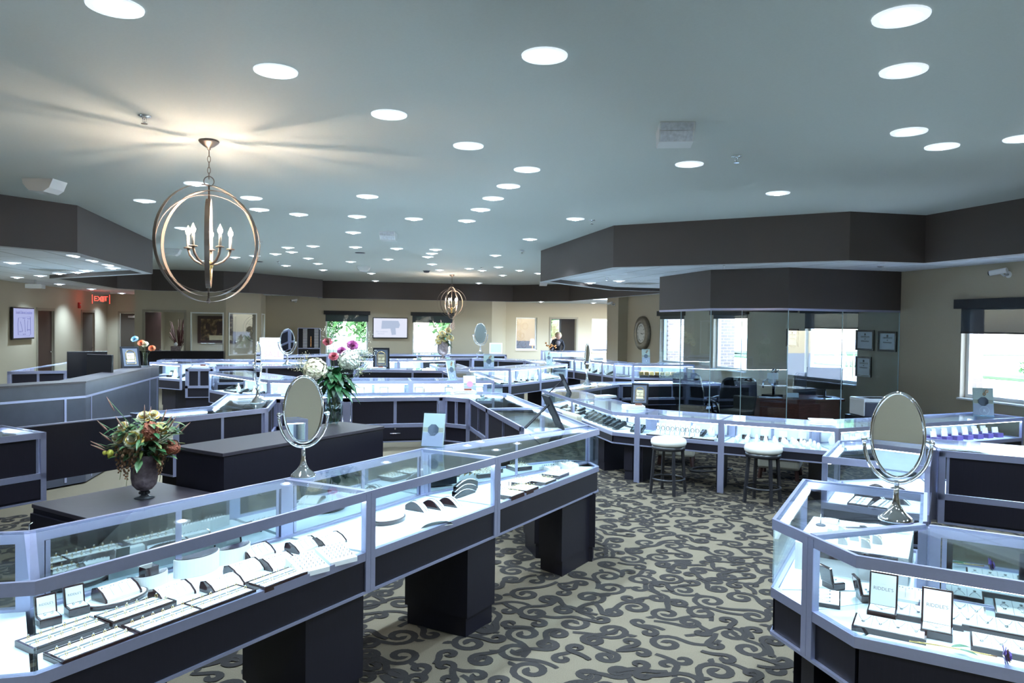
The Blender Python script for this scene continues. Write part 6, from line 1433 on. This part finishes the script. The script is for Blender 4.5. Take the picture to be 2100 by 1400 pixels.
fill(F('black and gold gift boxes'), [(kbox, 'black and gold gift box')], 9, 2, 'case in front of the window wall', s=1.6, fy=(.2, .6)); fill(F('flat trays under the round'), [(neck, 'flat necklace tray')], 6, 2, 'case under the wall clock'); fill(F('left of the tall thin mirror'), [(bust, 'necklace bust'), (bramp, 'black ramp')], 7, 2, 'case left of the tall thin mirror', s=1.2)
fill(F('running away from the right end'), [(quarter, 'ring stand'), (wedge, 'bracelet ramp'), (stray, 'square ring tray')], 8, 3, 'case arm running away from the long case', fx=(.15, .9)); fill(F('far half of the display case arm'), [(wedge, 'bracelet ramp'), (quarter, 'ring stand')], 7, 2, 'far half of the case arm')
fill(F('far left display case below'), [(bramp, 'black ramp'), (bust, 'pale bust')], 9, 1, 'far left case below the interior windows', s=1.2); fill(F('holding the sale sign'), [(tray, 'ring tray'), (sbox, 'dark box')], 8, 1, 'case holding the sale sign', s=1.2)
for fr_, n_ in (('far display case under the back wall, right end', 6), ('below the right window', 7), ('below the television', 7), ('below the left window', 7), ('far lit display case under', 6), ('far lit display case left', 5), ('between the reception counter', 4)): fill(F(fr_), [(sbox, 'tiny box'), (bust, 'tiny bust'), (bramp, 'tiny ramp')], n_, 1, 'case '+' '.join(fr_.replace('far display case ', '').replace('far lit display case ', '').split()[:9]), s=1.3)
fill(F('close to it') if False else F('behind the brochure stand, right of the vase'), [(stray, 'square tray')], 5, 1, 'case behind the brochure stand', fy=(.4, .8)); fill(F('directly behind the left table mirror'), [(stray, 'square tray')], 3, 1, 'case behind the left table mirror', fy=(.4, .8))
fill(F('dark blue back panels behind'), [(tray, 'ring tray')], 4, 1, 'case behind the orange bouquet', fy=(.4, .8)); fill(F('facing us') if False else F('dark drawers and a key lock'), [(stray, 'square tray')], 5, 1, 'case with the key lock', fy=(.3, .6)); fill(F('near end arm of the case'), [(wedge, 'bracelet ramp'), (tray, 'flat tray')], 4, 2, 'near end arm behind the oval mirror')

# ------------------------------------------------------------------ cases behind the photographer (seen in the table mirrors)
case('display case behind the photographer, reflected in the left table mirror', (1.1, -1.2), (-.9, -1.2), (-.9, -1.8), (1.1, -1.8), back='door', e0='g', e1='g'); case('display case behind the photographer, reflected in the right table mirror', (-1.0, -1.2), (-2.9, -1.2), (-2.9, -1.8), (-1.0, -1.8), back='door', e0='g', e1='g')
for k, (x, y) in enumerate([(-2.4, 1.0), (-.5, .6), (1.5, .9), (3.5, .5), (-1.5, -1.4), (.6, -1.2), (2.8, -1.3), (5.0, 1.8), (-3.5, 3.2)]): dup(L0, (x, y, ZC), 0, 'added recessed downlight behind the photographer, outside the frame', 'added downlights behind the photographer')  # unseen downlights, added to light what the table mirrors reflect

# ------------------------------------------------------------------ person at the far alcove
M['skin'] = mat('skin', (.62, .38, .28), .5); M['jacket'] = mat('dark_jacket', (.018, .018, .024), .7); M['blonde'] = mat('blonde_hair', (.62, .47, .25), .6, noise=.4, nscale=60, bump=.6); M['blouse'] = mat('grey_blouse', (.22, .19, .20), .7)
def skin(name, V_, E_, m_, parent):
    me = bpy.data.meshes.new(name); me.from_pydata([v[:3] for v in V_], E_, []); o = bpy.data.objects.new(name, me); C.objects.link(o); o.parent = parent
    sk = o.modifiers.new('skin', 'SKIN'); sk.use_smooth_shade = True; sk.branch_smoothing = .5
    for i, v in enumerate(V_): me.skin_vertices[0].data[i].radius = (v[3], v[4] if len(v) > 4 else v[3])
    me.skin_vertices[0].data[0].use_root = True; o.modifiers.new('sub', 'SUBSURF').levels = 2; o.modifiers['sub'].render_levels = 2; me.materials.append(M[m_]); return o
pr_ = thing('person', 'blonde person in a dark jacket bending forward over a counter in the alcove', 'person', (7.60, 23.9, 0), math.radians(-10))
bv = [(0, .0, .96, .16, .12), (0, -.05, 1.12, .15, .11), (0, -.14, 1.27, .17, .12), (0, -.23, 1.39, .15, .10), (0, -.30, 1.45, .055), (0, -.35, 1.50, .05),
      (.15, -.22, 1.38, .06), (.21, -.24, 1.20, .048), (.16, -.42, 1.07, .036), (.12, -.50, 1.06, .022), (-.15, -.22, 1.38, .06), (-.21, -.24, 1.20, .048), (-.16, -.42, 1.07, .036), (-.12, -.50, 1.06, .022),
      (.09, .02, .86, .10), (.10, .0, .48, .06), (.10, .04, .10, .042), (.10, -.10, .05, .04), (-.09, .02, .86, .10), (-.10, .0, .48, .06), (-.10, .04, .10, .042), (-.10, -.10, .05, .04)]
be = [(0, 1), (1, 2), (2, 3), (3, 4), (4, 5), (3, 6), (6, 7), (7, 8), (8, 9), (3, 10), (10, 11), (11, 12), (12, 13), (0, 14), (14, 15), (15, 16), (16, 17), (0, 18), (18, 19), (19, 20), (20, 21)]
body = skin('body', bv, be, 'jacket', pr_)
hm = Matrix.Rotation(math.radians(38), 4, 'X')
hd = B(); hd.ball((0, -.395, 1.535), .095, 1.22, 20, 16, hm); hd.lathe([(.001, .02), (.014, .008), (.012, -.012), (.004, -.02)], 8, (0, -.49, 1.49), hm)
for s_ in (-1, 1): hd.ball((s_*.093, -.385, 1.53), .020, 1.3, 8, 6)
obj('head', hd, 'skin', pr_)
f = B()
for s_ in (-1, 1): f.ball((s_*.034, -.478, 1.505), .011, .8, 8, 6)
obj('eyes', f, 'black', pr_); obj('mouth', B().box((0, -.470, 1.445), (.045, .012, .010)), 'red', pr_)
hr = B(); hb_ = random.Random(5)
hr.ball((0, -.365, 1.565), .108, 1.1, 16, 12)
for k in range(60):
    a = hb_.uniform(0, 2*PI); e = hb_.uniform(-.1, 1.4); r_ = .098; hr.ball((r_*math.cos(a)*math.cos(e), -.362+r_*math.sin(a)*math.cos(e)*1.0+.01, 1.565+r_*math.sin(e)), .026, 1, 7, 5)
obj('hair', hr, 'blonde', pr_); obj('blouse', B().lathe([(.07, 0), (.09, .10), (.05, .17)], 12, (0, -.255, 1.235), Matrix.Rotation(.5, 4, 'X'), 1, .75), 'blouse', pr_)
for s_ in (-1, 1):
    vs = [(s_*.12, -.50, 1.06, .024, .018), (s_*.12, -.555, 1.055, .034, .015), (s_*.12, -.59, 1.05, .034, .013)]; es = [(0, 1), (1, 2)]
    for k in range(4):
        x = s_*.12+(-.027+.018*k); L_ = (.055, .068, .064, .05)[k]; n0 = len(vs); vs += [(x, -.60, 1.05, .0085), (x, -.60-L_*.5, 1.048, .008), (x, -.60-L_, 1.04, .007)]; es += [(2, n0), (n0, n0+1), (n0+1, n0+2)]
    n0 = len(vs); vs += [(s_*.12-s_*.035, -.56, 1.05, .010), (s_*.12-s_*.052, -.59, 1.045, .008)]; es += [(1, n0), (n0, n0+1)]
    skin('hand', vs, es, 'skin', pr_)
case('counter the person leans over in the alcove', (6.9, 23.0), (8.3, 22.9), (8.35, 23.5), (6.95, 23.6), drawers=False)
T = thing('copper_bouquet', 'small bunch of copper coloured flowers beside the person', 'flowers', (7.2, 23.2, HT)); b = B()
for k in range(14): b.ball((FR.gauss(0, .07), FR.gauss(0, .05), .14+FR.gauss(0, .05)), .035, .9, 8, 6)
obj('blooms', b, 'rosegold', T); obj('pot', B().lathe([(.05, 0), (.07, .1)], 14), 'dkbrown', T)
